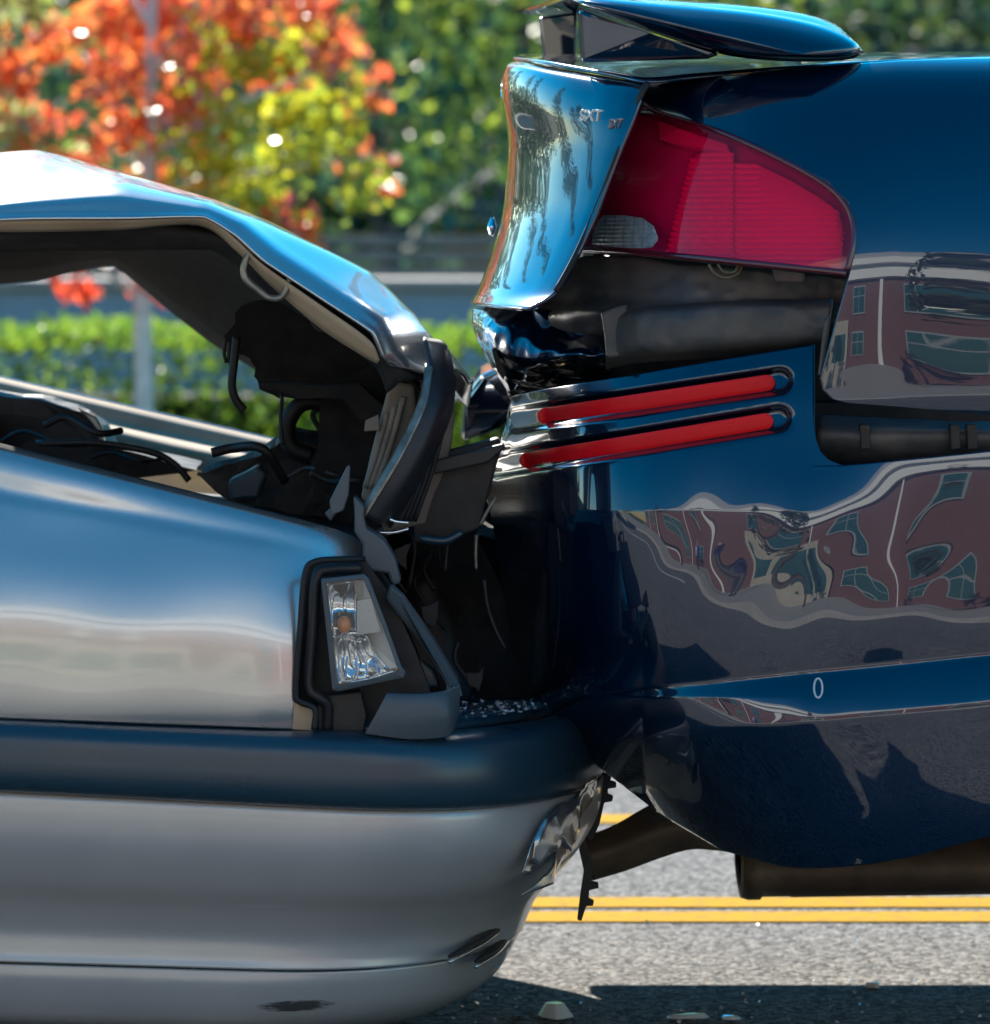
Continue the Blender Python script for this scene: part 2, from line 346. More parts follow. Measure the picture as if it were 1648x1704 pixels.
for k in range(5): tube('bowl_flute', [(572+k*13, 1060+k*3, .040), (578+k*15, 1090, .044), (574+k*19, 1134-k*3, .028)], .0016, M['chrome'], IL, n=6)
bm = bmesh.new(); bmesh.ops.create_uvsphere(bm, u_segments=20, v_segments=12, radius=.0075); me = bpy.data.meshes.new('bulb'); bm.to_mesh(me); bm.free()
for p_ in me.polygons: p_.use_smooth = True
ob = link('bulb', me, IL, M['amber']); ob.location = P(573, 1040, .03); ob.scale = (1, .9, 1.25)
tube('bulb_holder', [(570, 1060, .04), (572, 1048, .036)], .004, M['chrome'], IL, smooth=0)
# broken headlamp surround hanging at the corner
plate('headlamp_trim', [(650, 972, .05), (672, 992, .06), (720, 1060, .09), (762, 1130, .10), (766, 1145, .10), (757, 1168, .07), (738, 1160, .065), (745, 1142, .085), (700, 1070, .08), (640, 998, .055)], .06, .03, M['trim'], SC, .005, seg=3)
o_ = pgrid('headlamp_trim_lower', [[(645,1152,.026),(690,1154,.024),(735,1150,.034),(764,1138,.062)], [(643,1156,.012),(690,1159,.010),(738,1155,.020),(766,1144,.052)], [(626,1188,.008),(685,1194,.005),(745,1190,.016),(764,1182,.048)], [(608,1221,.011),(680,1230,.010),(742,1226,.022),(756,1216,.048)]], 8, 6, SC, M['trim'], .012); bev(o_, .003)
plate('lamp_wedge', [(664, 1095), (690, 1090), (725, 1118), (732, 1145), (690, 1148), (655, 1146)], .10, .03, M['strip'], SC, .004)
plate('headlamp_backing', [(620, 960), (648, 985), (745, 1145), (640, 1150), (600, 1080)], .12, .05, M['darktrim'], SC)

# bumper
def bumper_rows(rows, name, m, parent, nS=70, thick=.004):
    """rows: (pixel row at column 400, silhouette column, side depth, slope)"""
    Rw = cat_rom(np.array(rows, float), 6); G = []
    for py, fx, dp, slope, b in Rw:
        s = (CAM_D+dp)/FPX; x400 = (400-CX)*s; z400 = CAM_H-(py-HOR)*s
        Xf = (fx-CX)*(CAM_D+.45)/FPX; a = .30
        pts = []
        for x in np.linspace(-.62, Xf-a, 22, endpoint=False): pts.append((x, dp+.0))
        for t in np.linspace(0, math.pi/2, 40):
            e = 2.25
            pts.append((Xf-a+a*math.sin(t)**(2/e), dp+b-b*math.cos(t)**(2/e)))
        for y in np.linspace(.52, .95, 6): pts.append((Xf-.01*((y-.7)/.25)**2, y))
        for t in np.linspace(.1, math.pi/2, 12): pts.append((Xf-.012-.42*(1-math.cos(t)), .95+.6*math.sin(t)))
        pts.append((-.62, 1.56))
        G.append([(x, y, z400-slope*(x-x400)) for x, y in pts])
    o = link(name, gridmesh(name, np.array(G)), parent, m)
    if thick: solid(o, thick, 0)
    return o
cov = [(1334, 1003, .012, .052, .46), (1350, 1002, .004, .05, .46), (1400, 996, .004, .046, .46), (1440, 980, .010, .042, .46), (1480, 955, .022, .04, .45), (1515, 925, .040, .037, .44), (1555, 895, .052, .034, .43), (1590, 880, .052, .031, .43), (1613, 872, .048, .03, .43)]
dam = [(1616, 868, .051, .03, .43), (1640, 858, .050, .03, .43), (1680, 835, .056, .03, .42), (1706, 800, .068, .03, .40), (1722, 760, .10, .03, .36)]
stp = [(1208, 955, .09, .043, .38), (1213, 980, .035, .043, .43), (1222, 995, .006, .044, .46), (1240, 1004, -.008, .045, .475), (1280, 1010, -.013, .047, .48), (1315, 1008, -.011, .049, .48), (1332, 1002, -.004, .051, .475), (1337, 992, .012, .051, .46)]
bum = bumper_rows(cov, 'bumper_cover', M['silverplas'], SC)
bumper_rows(dam, 'air_dam', M['silverplas'], bum)
bumper_rows(stp, 'bumper_strip', M['strip'], bum)
# ledge on top of the bumper
pgrid('bumper_ledge', [[(-80, 1190, .06), (300, 1205, .06), (600, 1222, .06), (720, 1222, .08), (850, 1205, .2), (930, 1190, .36)], [(-80, 1150, .3), (300, 1160, .3), (600, 1172, .3), (720, 1176, .3), (830, 1180, .35), (900, 1175, .5)]], 6, 4, SC, M['strip'], .01)
# torn bumper corner clips
def clip(pts, d):
    return plate('torn_bracket', pts, d, .012, M['black'], bum, .001)
clip([(985, 1292), (1004, 1286), (1018, 1292), (1016, 1300), (1026, 1303), (1026, 1311), (1012, 1313), (1012, 1322), (1021, 1326), (1019, 1334), (1006, 1336), (998, 1372), (985, 1400), (972, 1392)], .40)
clip([(972, 1392), (988, 1440), (985, 1468), (996, 1470), (997, 1478), (981, 1482), (980, 1496), (989, 1500), (987, 1508), (976, 1508), (968, 1533), (961, 1531), (966, 1490), (972, 1450), (964, 1415)], .42)

def bump_d(px, fx):
    Xf = (fx-CX)*(CAM_D+.45)/FPX; d = .25
    for _ in range(6):
        X_ = (px-CX)*(CAM_D+d)/FPX; t = min(.9999, max(0, (X_-(Xf-.30))/.30)); sn = t**1.125; d = .004+.46*(1-math.sqrt(max(0, 1-sn*sn))**.889)
    return d-.022
for a, fx in (([(992,1296),(960,1322),(925,1345),(898,1382),(884,1430),(900,1440),(930,1405),(950,1420),(968,1372),(985,1335)], 1002), ([(955,1350),(930,1400),(905,1450),(870,1488),(918,1466),(952,1410),(970,1380)], 985), ([(915,1352),(905,1400),(880,1452),(866,1450),(890,1390)], 990)):
    plate('torn_bumper_edge', [(x, y, bump_d(x, fx)) for x, y in jag(a, 2, 3)], 0, .006, M['silver'], bum, 0, rough=.009, smooth=True)
for pts in ([(748,1592,.115),(800,1564,.19),(838,1535,.29),(858,1512,.39)], [(792,1600,.165),(826,1578,.24),(846,1556,.33)]):
    tube('intake_slot', pts, [.002, .006, .005, .002], M['rubber'], bum)
    tube('intake_lip', [(x, y+9, d-.006) for x, y, d in pts], .0022, M['silver'], bum, n=8)
# hood
st = [  # near edge, rolled shoulder, ridge, back slope, far edge
 [(-90,370,.10),(-90,334,.17),(-90,264,.60),(-90,300,1.0),(-90,440,1.36)],
 [(60,365,.10),(60,318,.17),(60,252,.60),(60,296,1.0),(60,425,1.36)],
 [(200,362,.10),(200,308,.17),(200,287,.55),(205,326,1.0),(190,402,1.36)],
 [(340,361,.10),(345,338,.16),(370,341,.45),(370,400,.95),(300,498,1.34)],
 [(392,392,.10),(410,368,.15),(455,375,.42),(430,440,.92),(350,535,1.32)],
 [(440,437,.10),(470,415,.15),(525,408,.40),(480,480,.90),(420,575,1.30)],
 [(540,507,.10),(570,480,.15),(620,458,.38),(580,530,.85),(520,630,1.26)],
 [(618,560,.10),(645,530,.15),(692,528,.36),(680,580,.80),(640,650,1.15)],
 [(636,600,.11),(668,585,.15),(730,580,.34),(748,600,.65),(735,650,1.0)],
 [(648,612,.13),(690,618,.16),(760,622,.33),(786,640,.55),(780,668,.85)]]
def hoodgrid(name, st, nu, nv, parent, m, dz=0, thick=.003, cols=None):
    A = np.array([cat_rom(r, nu) for r in st]); A = np.stack([.7*lin(A[:, i], nv)+.3*cat_rom(A[:, i], nv) for i in range(A.shape[1])])
    G = Pv(A[..., 0], A[..., 1], A[..., 2]); G[..., 2] -= dz
    # buckles in the sheet
    for i in range(G.shape[0]):
        for j in range(G.shape[1]):
            v = Vector(G[i, j]); k = min(1, max(0, (v.x+.33)/.15))
            G[i, j, 2] += k*.012*noise.noise(Vector((v.x*7-v.y*5, v.y*4, 0)))+.002*noise.noise(v*9)
    o = link(name, gridmesh(name, G), parent, m); solid(o, thick, 0); return o
hood = hoodgrid('hood', st, 10, 8, SC, M['silver'])
ins = [[(p[0]+(10 if i > 2 else 0), p[1]+(6 if j == 0 else 0), p[2]+(.06 if j == 0 else -.02 if j == 4 else 0)) for j, p in enumerate(r)] for i, r in enumerate(st[:-1])]
hoodgrid('hood_insulation', ins, 6, 5, hood, M['soot'], .030, .004)
pgrid('hood_flange', [[(-90,373,.105),(60,368,.105),(200,366,.105),(338,365,.105),(388,396,.105),(436,441,.105),(536,511,.105),(612,566,.105),(630,600,.115)],
                      [(-90,386,.125),(60,386,.125),(200,383,.125),(330,376,.13),(395,420,.125),(450,475,.125),(535,548,.125),(600,590,.125),(628,606,.13)]], 6, 3, hood, M['beige'], .002)
tube('hood_striker', [(420,414,.112), (407,438,.112), (408,462,.112), (432,484,.112), (448,495,.112), (466,495,.112), (476,482,.112), (482,462,.112)], .0036, M['steel'], hood)
tube('hinge_loop', [(520,516,.17), (516,526,.17), (526,545,.17), (540,550,.17), (560,546,.17)], .002, M['darktrim'], hood)
# grille frame: the bowed plastic surround sprung away from the hood nose
gf = [[(706,560,.20),(738,568,.22),(752,590,.26)], [(718,610,.16),(742,620,.18),(758,640,.22)], [(708,668,.13),(736,672,.14),(752,690,.18)], [(676,740,.11),(710,742,.12),(726,752,.16)], [(642,800,.10),(676,806,.11),(692,816,.15)], [(606,858,.10),(632,872,.11),(650,880,.15)]]
pgrid('grille_frame', gf, 6, 8, SC, M['darktrim'], .006)
pgrid('grille_frame_lip', [[(a[0][0]-10, a[0][1]-6, a[0][2]+.004), (a[0][0]+2, a[0][1]+1, a[0][2]-.002)] for a in gf[1:]], 4, 8, SC, M['steel'], .003)
plate('headlamp_shell', [(650,632),(690,640),(692,680),(668,745),(640,790),(612,838),(600,830),(616,760),(634,690)], .20, .03, M['tan'], SC, .004)
for k in range(3):
    tube('headlamp_rib', [(672-k*14, 660+k*14, .19), (650-k*12, 740+k*8, .19), (624-k*8, 812, .19)], .0035, M['tan'], SC)
plate('mounting_tab', [(608,700),(630,690),(632,716),(606,718)], .18, .01, M['tan'], SC, .001)
plate('grille_core', [(700,690),(752,640),(758,700),(742,780),(708,870),(640,885),(630,860)], .30, .05, M['tan'], SC, .004, rough=.004)
for k in range(6):
    tube('grille_fin', [(742-k*13, 690+k*20, .27), (724-k*12, 770+k*16, .27), (690-k*8, 868, .27)], .0025, M['black'], SC, n=6)
# ragged black masses under the hood
plate('torn_insulation', jag([(372,560),(402,508),(470,500),(560,540),(640,590),(700,640),(690,700),(640,720),(590,690),(560,662),(470,660),(432,648),(425,610),(395,585)], 4, 6), .45, .05, M['soot'], SC)
plate('radiator_panel', jag([(540,640),(640,600),(700,650),(640,850),(600,880),(520,800),(530,740)], 3, 6), .42, .06, M['soot'], SC)
plate('air_duct', jag([(430,640),(600,640),(660,700),(600,700),(572,664),(500,662)], 3, 3), .35, .04, M['soot'], SC)
tube('hanging_hose', [(394,560,.4), (390,600,.4), (386,640,.4), (392,664,.4), (406,683,.4)], .0048, M['rubber'], SC)
for x, y0, y1 in ((376,566,604),(384,570,612),(470,655,740),(402,580,590)):
    tube('frayed_strand', [(x,y0,.42), (x-3,(y0+y1)/2,.42), (x+1,y1,.42)], .0022, M['rubber'], SC, n=6)
tube('bay_hose', [(520,760,.5), (486,745,.5), (478,710,.5), (492,680,.5), (516,668,.5), (545,675,.5), (560,690,.5)], .010, M['rubber'], SC)
tube('bay_cable', [(540,740,.5), (532,715,.5), (520,690,.5), (535,675,.5)], .003, M['rubber'], SC)
# far fender rail seen across the engine bay
pgrid('far_fender', [[(-90,608,1.46),(120,656,1.46),(300,697,1.46),(450,731,1.46),(520,748,1.46)], [(-90,618,1.44),(120,666,1.44),(300,707,1.44),(450,740,1.44),(520,757,1.44)], [(-90,640,1.42),(120,690,1.42),(300,730,1.42),(450,762,1.42),(520,778,1.42)], [(-90,650,1.36),(120,700,1.36),(300,742,1.36),(450,770,1.36),(520,785,1.36)], [(-90,700,1.34),(120,740,1.34),(300,775,1.34),(450,800,1.34),(520,810,1.34)]], 6, 4, SC, M['beige'], .004)
pgrid('far_fender_side', [[(-90,608,1.462),(300,697,1.462),(520,748,1.462)], [(-90,900,1.60),(300,910,1.60),(520,920,1.58)], [(-90,1180,1.62),(300,1190,1.62),(520,1200,1.6)]], 4, 4, SC, M['silver'], .004)
# engine bay contents
plate('strut_cover', [(-80,650),(60,668),(140,690),(168,712),(182,742),(200,745),(330,780),(200,800),(-80,760)], 1.05, .12, M['black'], SC, .01, rough=.006)
plate('strut_cover_lip', [(128,678),(160,694),(172,716),(174,738),(196,744),(184,748),(166,742),(164,720),(150,702)], 1.0, .015, M['silver'], SC, .002)
tube('bonnet_cable', [(60,738,.7), (160,737,.7), (250,752,.7), (290,772,.7), (315,800,.7)], .004, M['darktrim'], SC)
plate('battery_tray', jag([(330,790),(430,760),(470,730),(560,745),(640,790),(640,880),(560,870),(400,840)], 3, 5), .60, .25, M['black'], SC, rough=.008)
plate('inner_wing', [(-80,745),(60,765),(200,797),(350,835),(470,868),(600,900),(600,1180),(-80,1180)], .14, .02, M['black'], SC)
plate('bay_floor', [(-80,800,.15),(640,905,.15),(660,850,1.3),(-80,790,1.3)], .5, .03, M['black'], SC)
wc = [M['rubber'], mat('grey_wire', (.05,.05,.055), .5), M['darktrim'], M['black']]
for k in range(9):
    x = random.uniform(-40, 520); y = 700+.22*x+random.uniform(-30, 40); d = random.uniform(.35, 1.1); L = random.uniform(60, 150)
    tube('wiring_loom', [(x, y, d), (x+L*.3, y+random.uniform(-25, 15), d), (x+L*.7, y+random.uniform(-10, 35), d-.03), (x+L, y+random.uniform(0, 50), d)], random.choice([.0025, .004, .0055]), random.choice(wc), SC, n=8)
for k in range(10):
    x = random.uniform(640, 800); y = random.uniform(860, 1150); d = random.uniform(.32, .45)
    tube('torn_wire', [(x, y, d), (x+random.uniform(-15, 20), y+30, d), (x+random.uniform(-10, 40), y+random.uniform(60, 110), d)], random.choice([.0018, .003]), random.choice(wc), SC, n=6)
for k, (x, y) in enumerate([(655, 915), (700, 1010), (775, 1120)]): plate('broken_fragment', jag([(x, y), (x+30, y-12), (x+22, y+34), (x+6, y+22)], 2, 7), .32, .006, M['darktrim'], SC, .001)
plate('washer_bottle', jag([(380,800),(430,775),(445,790),(430,830),(385,835)], 2, 2), .5, .06, M['strip'], SC, .004)
plate('broken_mount', [(548,835),(578,775),(583,775),(580,825),(572,850),(552,858)], .10, .012, M['trim'], SC, .002)
plate('broken_latch', [(540,855),(556,840),(562,852),(550,868)], .11, .012, M['trim'], SC, .002)
plate('front_crossmember', jag([(588,826),(606,842),(610,880),(640,900),(660,935),(668,968),(655,975),(646,955),(605,950),(604,905),(590,885)], 2, 2), .09, .04, M['trim'], SC, .003)
tube('chrome_sliver', [(626,862,.13), (648,864,.13), (660,868,.13), (680,870,.13)], .0022, M['chrome'], SC, n=6)
tube('chrome_sliver', [(630,886,.13), (655,886,.13), (680,880,.13)], .0018, M['chrome'], SC, n=6)
tube('crash_beam', [(700,960,.5), (720,1060,.5), (760,1160,.5), (900,1220,.55)], .03, M['black'], SC)
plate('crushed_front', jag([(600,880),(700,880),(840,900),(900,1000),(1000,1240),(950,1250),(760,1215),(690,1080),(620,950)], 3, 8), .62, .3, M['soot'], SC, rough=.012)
# tyre and inner arch at the rear edge of the bumper
plate('wheel_arch_liner', [(-120,1190),(-4,1196),(-2,1590),(2,1650),(14,1715),(14,1760),(-120,1760)], .10, .3, M['rubber'], SC)
box('hood_prop_body', -1.4, -.62, .12, 1.55, .25, .70, M['black'], SC)
o_ = box('underbody', -1.4, -.12, .25, 1.22, .16, .34, M['black'], SC)

# ------------------------------------------------------------------ blue car
BC = empty('blue_car', 'dark blue sedan with spoiler, its rear bumper torn loose by the silver car', 'car')
plan_q = lambda X: sm(X, [760, 840, 860, 900, 960, 1020, 1075, 1150, 1250, 1350, 1420, 1500, 1800], [1.6, .95, .72, .44, .26, .165, .112, .058, .022, .006, .003, .010, .055], 22)
def tilt_q(X, Y):
    y = Y-38*(1-np.clip((X-1075)/425, 0, 1))**1.5
    return sm(y, [90, 97, 101, 108, 120, 140, 170, 210, 260, 320, 380, 430, 480, 560, 630, 655, 675, 700], [87, 85, 81, 73, 60, 46, 36, 30, 25, 20, 16, 12.5, 9.5, 4.5, 1, -3, -14, -30], 4)
def wob_q(X, Y): return .0012*np.exp(-.5*(((X-1450)/60)**2+((Y-640)/25)**2))+.0004*np.sin(X/60+Y/80)
Dq0 = raster(740, 1800, 84, 740, tilt_q, plan_q, wob_q, 2.0)
offq = Dq0(np.array([1450.]), np.array([560.]))[0]-.012
Dq = lambda x, y: Dq0(x, y)-offq
inn_ = [(1078,141),(1066,168),(1064,180),(1100,186),(1200,217),(1300,262),(1380,306),(1412,340),(1424,372),(1424,410),(1413,455),(1395,520),(1376,590),(1366,630),(1370,650),(1384,664),(1410,670),(1500,676),(1600,684),(1760,698)]
out_ = [(1080,140),(1090,139),(1110,137),(1150,133),(1220,127),(1310,119),(1400,112),(1500,105),(1600,101),(1700,98),(1760,150),(1760,250),(1760,350),(1760,420),(1760,480),(1760,540),(1760,600),(1760,640),(1760,670),(1760,690)]
ruled('quarter_panel', inn_, out_, Dq, 8, 110, BC, M['blue'], .0035)
# trunk deck, crowned, running to the far side
pgrid('trunk_deck', [[(854,100,.66),(900,106,.38),(960,117,.27),(1030,130,.18),(1080,139,.14),(1150,132,.17),(1250,123,.20),(1400,111,.26),(1550,103,.36),(1760,97,.45)],
                     [(862,97,.95),(910,98,.7),(970,101,.55),(1030,104,.5),(1080,106,.48),(1150,105,.48),(1250,102,.5),(1400,98,.52),(1550,95,.55),(1760,92,.6)],
                     [(880,96,1.1),(930,95,1.0),(990,95,.9),(1040,95,.9),(1090,95,.9),(1160,95,.9),(1260,94,.9),(1400,93,.9),(1550,92,.9),(1760,91,.9)],
                     [(905,112,1.5),(950,112,1.5),(1010,112,1.5),(1060,112,1.5),(1110,112,1.5),(1180,112,1.5),(1280,112,1.5),(1400,112,1.5),(1550,112,1.5),(1740,112,1.5)]], 6, 6, BC, M['blue'], .0035)
# trunk lid rear face
LR = [(858,101,1074,138),(842,112,1071,150),(836,160,1054,200),(846,230,1029,260),(843,300,1004,325),(836,360,984,374),(815,430,958,428),(797,478,925,484),(783,504,878,513)]
rows = []
for i, (xl, yl, xr, yr) in enumerate(LR):
    r = []
    q = 0.010*math.sin(i*.8)
    for t, dd in ((.10, 1.30), (.015, .86), (0, .62), (.05, .47), (.2, .345), (.42, .25), (.68, .178), (.86, .14), (1, .118)):
        r.append((xl+(xr-xl)*t, yl+(yr-yl)*t, dd+[.06,.015,0,.004,.008,.008,.0,-.014,-.026][i]*(1-.4*t)))
    rows.append(r)
LID = pgrid('trunk_lid', rows, 10, 10, BC, M['blue'], .004)
tube('trunk_seam', [(1078,138,.13), (1066,160,.125), (1050,205,.13), (1026,262,.125), (1001,327,.13), (981,376,.13), (956,430,.12), (926,484,.10)], .0035, M['rubber'], BC)
def text(name, body, size, loc, rot, m, parent, ext=.0012):
    c = bpy.data.curves.new(name, 'FONT'); c.body = body; c.size = size; c.extrude = ext; c.bevel_depth = .0004; c.align_x = 'CENTER'; c.align_y = 'CENTER'
    t_ = bpy.data.objects.new(name, c); COL.objects.link(t_)
    me = bpy.data.meshes.new_from_object(t_.evaluated_get(bpy.context.evaluated_depsgraph_get())); bpy.data.objects.remove(t_)
    o = link(name, me, parent); me.materials.clear(); me.materials.append(m); o.location = loc; o.rotation_euler = rot; return o
b_ = text('badge', 'SXT', .017, P(984, 193, .142), (R(82), 0, R(-48)), M['cream'], LID); b_.scale = (1.15, 1, 1)
tube('emblem', [(842,128,.70), (848,135,.68), (849,155,.68), (844,170,.70), (838,160,.73), (838,138,.73), (842,128,.70)], .003, M['chrome'], LID)
tube('key_lock', [(820,362,.78), (819,378,.78), (818,392,.78)], [.002, .006, .002], M['chrome'], LID)
# spoiler: lens-shaped wing with rounded near tip, two struts
SP = link('spoiler', None, BC)
prof = [(0, 0), (.06, .55), (.2, .85), (.4, 1.0), (.62, .95), (.82, .7), (.94, .38), (1, 0)]
def wing():
    secs = []
    # spanwise stations: (depth, left px, top offset...) given as leading/trailing edge and thickness in pixels
    topo = cat_rom([(958,2),(1000,-2),(1100,6),(1250,20),(1350,38),(1410,60),(1437,82)], 8); boto = cat_rom([(1437,82),(1425,92),(1390,98),(1320,99),(1240,94),(1170,80),(1080,50),(1000,20),(958,2)], 6)
    loop = np.concatenate([topo, boto[1:-1]]); n = 48
    L = np.concatenate([[0], np.cumsum(np.hypot(*np.diff(np.vstack([loop, loop[:1]]), axis=0).T))]); u = np.linspace(0, L[-1], n, endpoint=False); lp = np.vstack([loop, loop[:1]])
    loop = np.stack([np.interp(u, L, lp[:, 0]), np.interp(u, L, lp[:, 1])], -1)
    G = []
    for d, k in ((.096, .04), (.103, .35), (.116, .65), (.134, .88), (.150, .97), (.166, 1.0), (.19, 1.0)):
        c = np.array([1330, 90]); G.append([(*(c+(p-c)*k), d) for p in loop])
    for d, dx, xs_, ys_, yo in ((.30, -16, .95, .62, -14), (.6, -34, .9, .5, -12), (1.0, -60, .88, .48, -4), (1.3, -84, .86, .45, 4), (1.36, -88, .8, .2, 6)):
        c = np.array([958, 20]); G.append([(c[0]+dx+(p[0]-c[0])*xs_, c[1]+yo+(p[1]-c[1])*ys_, d) for p in loop])
    A = np.array(G); A = np.stack([cat_rom(A[:, i], 5) for i in range(A.shape[1])], 1)
    W = Pv(A[..., 0], A[..., 1], A[..., 2]); n, m_ = W.shape[:2]
    V = W.reshape(-1, 3); F = [(i*m_+k, i*m_+(k+1) % m_, (i+1)*m_+(k+1) % m_, (i+1)*m_+k) for i in range(n-1) for k in range(m_)]
    F += [tuple(range(m_)), tuple(range((n-1)*m_, n*m_))[::-1]]
    return link('wing', mesh('wing', V, F), SP, M['blue'])
wing()
plate('strut', [(963,14,.20),(985,22,.19),(1080,55,.16),(1200,90,.16),(1180,97,.165),(1050,101,.17),(968,104,.20)], .17, .05, M['blue'], SP, .006)
plate('strut', [(897,28,1.0),(960,20,1.0),(960,98,1.0),(912,98,1.0),(904,92,1.0)], 1.0, .05, M['blue'], SP, .006)
# tail lamp
TL = link('tail_lamp', None, BC)
lo = [(968,412),(990,360),(1020,290),(1045,225),(1060,184),(1064,182)]
top_ = [(968,411),(1015,300),(1063,182),(1100,189),(1200,220),(1300,265),(1376,309),(1408,343),(1420,375),(1420,408),(1410,450)]
bot_ = [(970,414),(1000,416),(1040,418),(1080,422),(1150,428),(1220,435),(1300,443),(1340,447),(1370,450),(1395,453),(1408,455)]
Dl = lambda x, y: Dq(x, y)-.004
ruled('lens', top_, bot_, Dl, 8, 50, TL, M['redlens'], 0)
ruled('lamp_body', top_, bot_, lambda x, y: Dq(x, y)+.034, 4, 20, TL, M['plum'], .004)
tube('lens_edge', [(x, y, float(Dl(np.array([x*1.]), np.array([y*1.]))[0])) for x, y in top_], .0032, mat('lens_edge_plastic', (.10,.008,.02), .25, coat=1), TL)
tube('lens_edge', [(x, y, float(Dl(np.array([x*1.]), np.array([y*1.]))[0])) for x, y in bot_], .0036, bpy.data.materials['lens_edge_plastic'], TL)
def ribbed(top, bot, dd, m):
    per = 9.5
    return ruled('reflector', top, bot, lambda x, y: Dq(x, y)+dd+.0022*np.sin(2*np.pi*y/per), 6, 170, TL, m, .003)
ribbed([(1148,262),(1170,255),(1200,246),(1221,256)], [(1106,424),(1140,428),(1180,431),(1221,435)], .020, M['redrib'])
ribbed([(1222,272),(1260,272),(1320,302),(1370,332),(1396,352),(1403,380)], [(1222,436),(1270,440),(1320,443),(1360,446),(1385,447),(1402,447)], .022, M['redrib'])
plate('reflector_top', [(1096,200),(1130,214),(1210,240),(1216,256),(1150,250),(1098,232)], lambda x, y: Dq(x, y)+.018, .003, M['redrib'], TL)
rvt = [(986,392),(996,366),(1006,358),(1040,358),(1070,363),(1088,376),(1095,394)]; rvb = [(985,406),(995,409),(1006,410),(1040,412),(1070,413),(1086,411),(1095,400)]
ruled('reverse_reflector', rvt, rvb, lambda x, y: Dq(x, y)-.007+.0012*np.sin(2*np.pi*y/7), 5, 60, TL, mat('reverse_white', (.62,.70,.75), .3, .3, noise_col=(.40,.50,.58), nscale=120), 0)
ruled('reverse_lens', rvt, rvb, lambda x, y: Dq(x, y)-.011, 5, 12, TL, M['clear'], 0)
for k in range(5):
    x = 1008+k*16; tube('reverse_rib', [(x, 360, float(Dq(np.array([x*1.]), np.array([385.]))[0])-.0125), (x-4, 411, float(Dq(np.array([x*1.]), np.array([385.]))[0])-.0125)], .0012, M['clear'], TL, n=6, smooth=0)
# black gap round the lamp and the exposed rear panel
ruled('lamp_seal', [(x-3, y-3) for x, y in top_], [(x, y+6) for x, y in bot_], lambda x, y: Dq(x, y)+.045, 4, 6, BC, M['rubber'], .01)
pgrid('rear_panel', [[(930,440,.34),(1000,425,.24),(1150,440,.16),(1300,455,.13),(1420,465,.12)], [(900,500,.36),(1000,490,.22),(1150,495,.15),(1300,500,.125),(1410,500,.12)], [(890,540,.34),(1000,530,.20),(1150,540,.135),(1300,540,.115),(1400,540,.11)], [(880,600,.42),(1000,590,.30),(1150,590,.20),(1300,585,.15),(1390,590,.13)], [(860,700,.55),(1000,690,.42),(1150,680,.30),(1300,670,.25),(1400,670,.2)]], 16, 12, BC, M['inner'], .006, crump=.004)
for k in range(3):
    y = 508+k*13+random.uniform(-3, 3)
    tube('panel_crease', [(1175+k*6, y+4, .124), (1260, y, .113), (1320, y-3, .108), (1374, y-4, .106)], .0014, M['inner'], BC, n=8)
plate('panel_bracket', jag([(1000,520),(1045,505),(1050,560),(1040,592),(1010,596)], 2, 2), .17, .02, M['inner'], BC, .003)
plate('lamp_bracket', [(1285,446),(1340,452),(1338,470),(1290,470)], .08, .02, M['inner'], BC, .002)
pgrid('crash_beam', [[(1362,690,.11),(1450,694,.10),(1560,700,.105),(1760,704,.12)], [(1360,715,.075),(1450,716,.068),(1560,718,.072),(1760,718,.09)], [(1362,750,.08),(1450,752,.073),(1560,752,.078),(1760,748,.095)], [(1370,785,.12),(1450,785,.11),(1560,780,.115),(1760,775,.13)]], 10, 8, BC, M['inner'], .004, crump=.002)
for x in (1440, 1590, 1618): plate('beam_clip', [(x-9,706),(x+8,706),(x+10,748),(x-7,750)], .062, .02, M['black'], BC, .002)
pgrid('rear_beam', [[(1005,522,.20),(1060,512,.165),(1150,505,.135),(1300,498,.112),(1386,498,.105)], [(1005,540,.185),(1060,528,.15),(1150,520,.12),(1300,512,.098),(1384,512,.09)], [(1008,590,.185),(1060,580,.15),(1150,575,.12),(1300,565,.098),(1378,560,.09)], [(1008,615,.21),(1060,605,.18),(1150,600,.15),(1300,590,.13),(1375,585,.12)]], 14, 10, BC, M['inner'], .004, crump=.0025)
tube('wire', [(1180,440,.06), (1190,455,.055), (1210,462,.05), (1228,455,.055), (1234,444,.06)], .0016, mat('wire_sheath', (.14,.10,.04), .5), BC, n=6)
tube('wire', [(1195,440,.06), (1205,452,.055), (1222,452,.05), (1230,440,.06)], .0014, bpy.data.materials['wire_sheath'], BC, n=6)
plate('body_shell', [(1000,300),(1700,300),(1700,1330),(1480,1330),(1200,1180),(1080,1000),(960,700)], .42, .7, M['black'], BC)
plate('seam_strip', [(1372,535),(1384,520),(1380,555),(1368,625),(1362,625)], .035, .01, M['inner'], BC, .002)
# crumpled rear valance left of the panel
pgrid('crumpled_valance', [[(786,514,.55),(830,510,.42),(880,514,.34),(930,520,.30),(985,520,.27)], [(788,545,.50),(815,548,.38),(870,540,.33),(930,560,.29),(1000,560,.24)], [(806,590,.46),(830,590,.36),(880,600,.30),(940,595,.25),(1010,592,.20)], [(838,640,.46),(852,640,.42),(900,625,.36),(950,612,.32),(1020,604,.28)], [(850,665,.52),(862,662,.48),(900,650,.42),(950,640,.38),(1020,630,.33)]], 14, 14, BC, M['blue'], .003, crump=.006)
plate('valance_slot', [(818,580),(826,584),(842,622),(838,632),(828,618)], .36, .01, M['rubber'], BC)
plate('far_bumper_corner', [(772,660,1.05),(800,625,1.0),(850,600,.95),(858,690,.95),(830,715,1.0),(766,738,1.05)], 1.0, .25, M['blue'], BC, .012, seg=3)

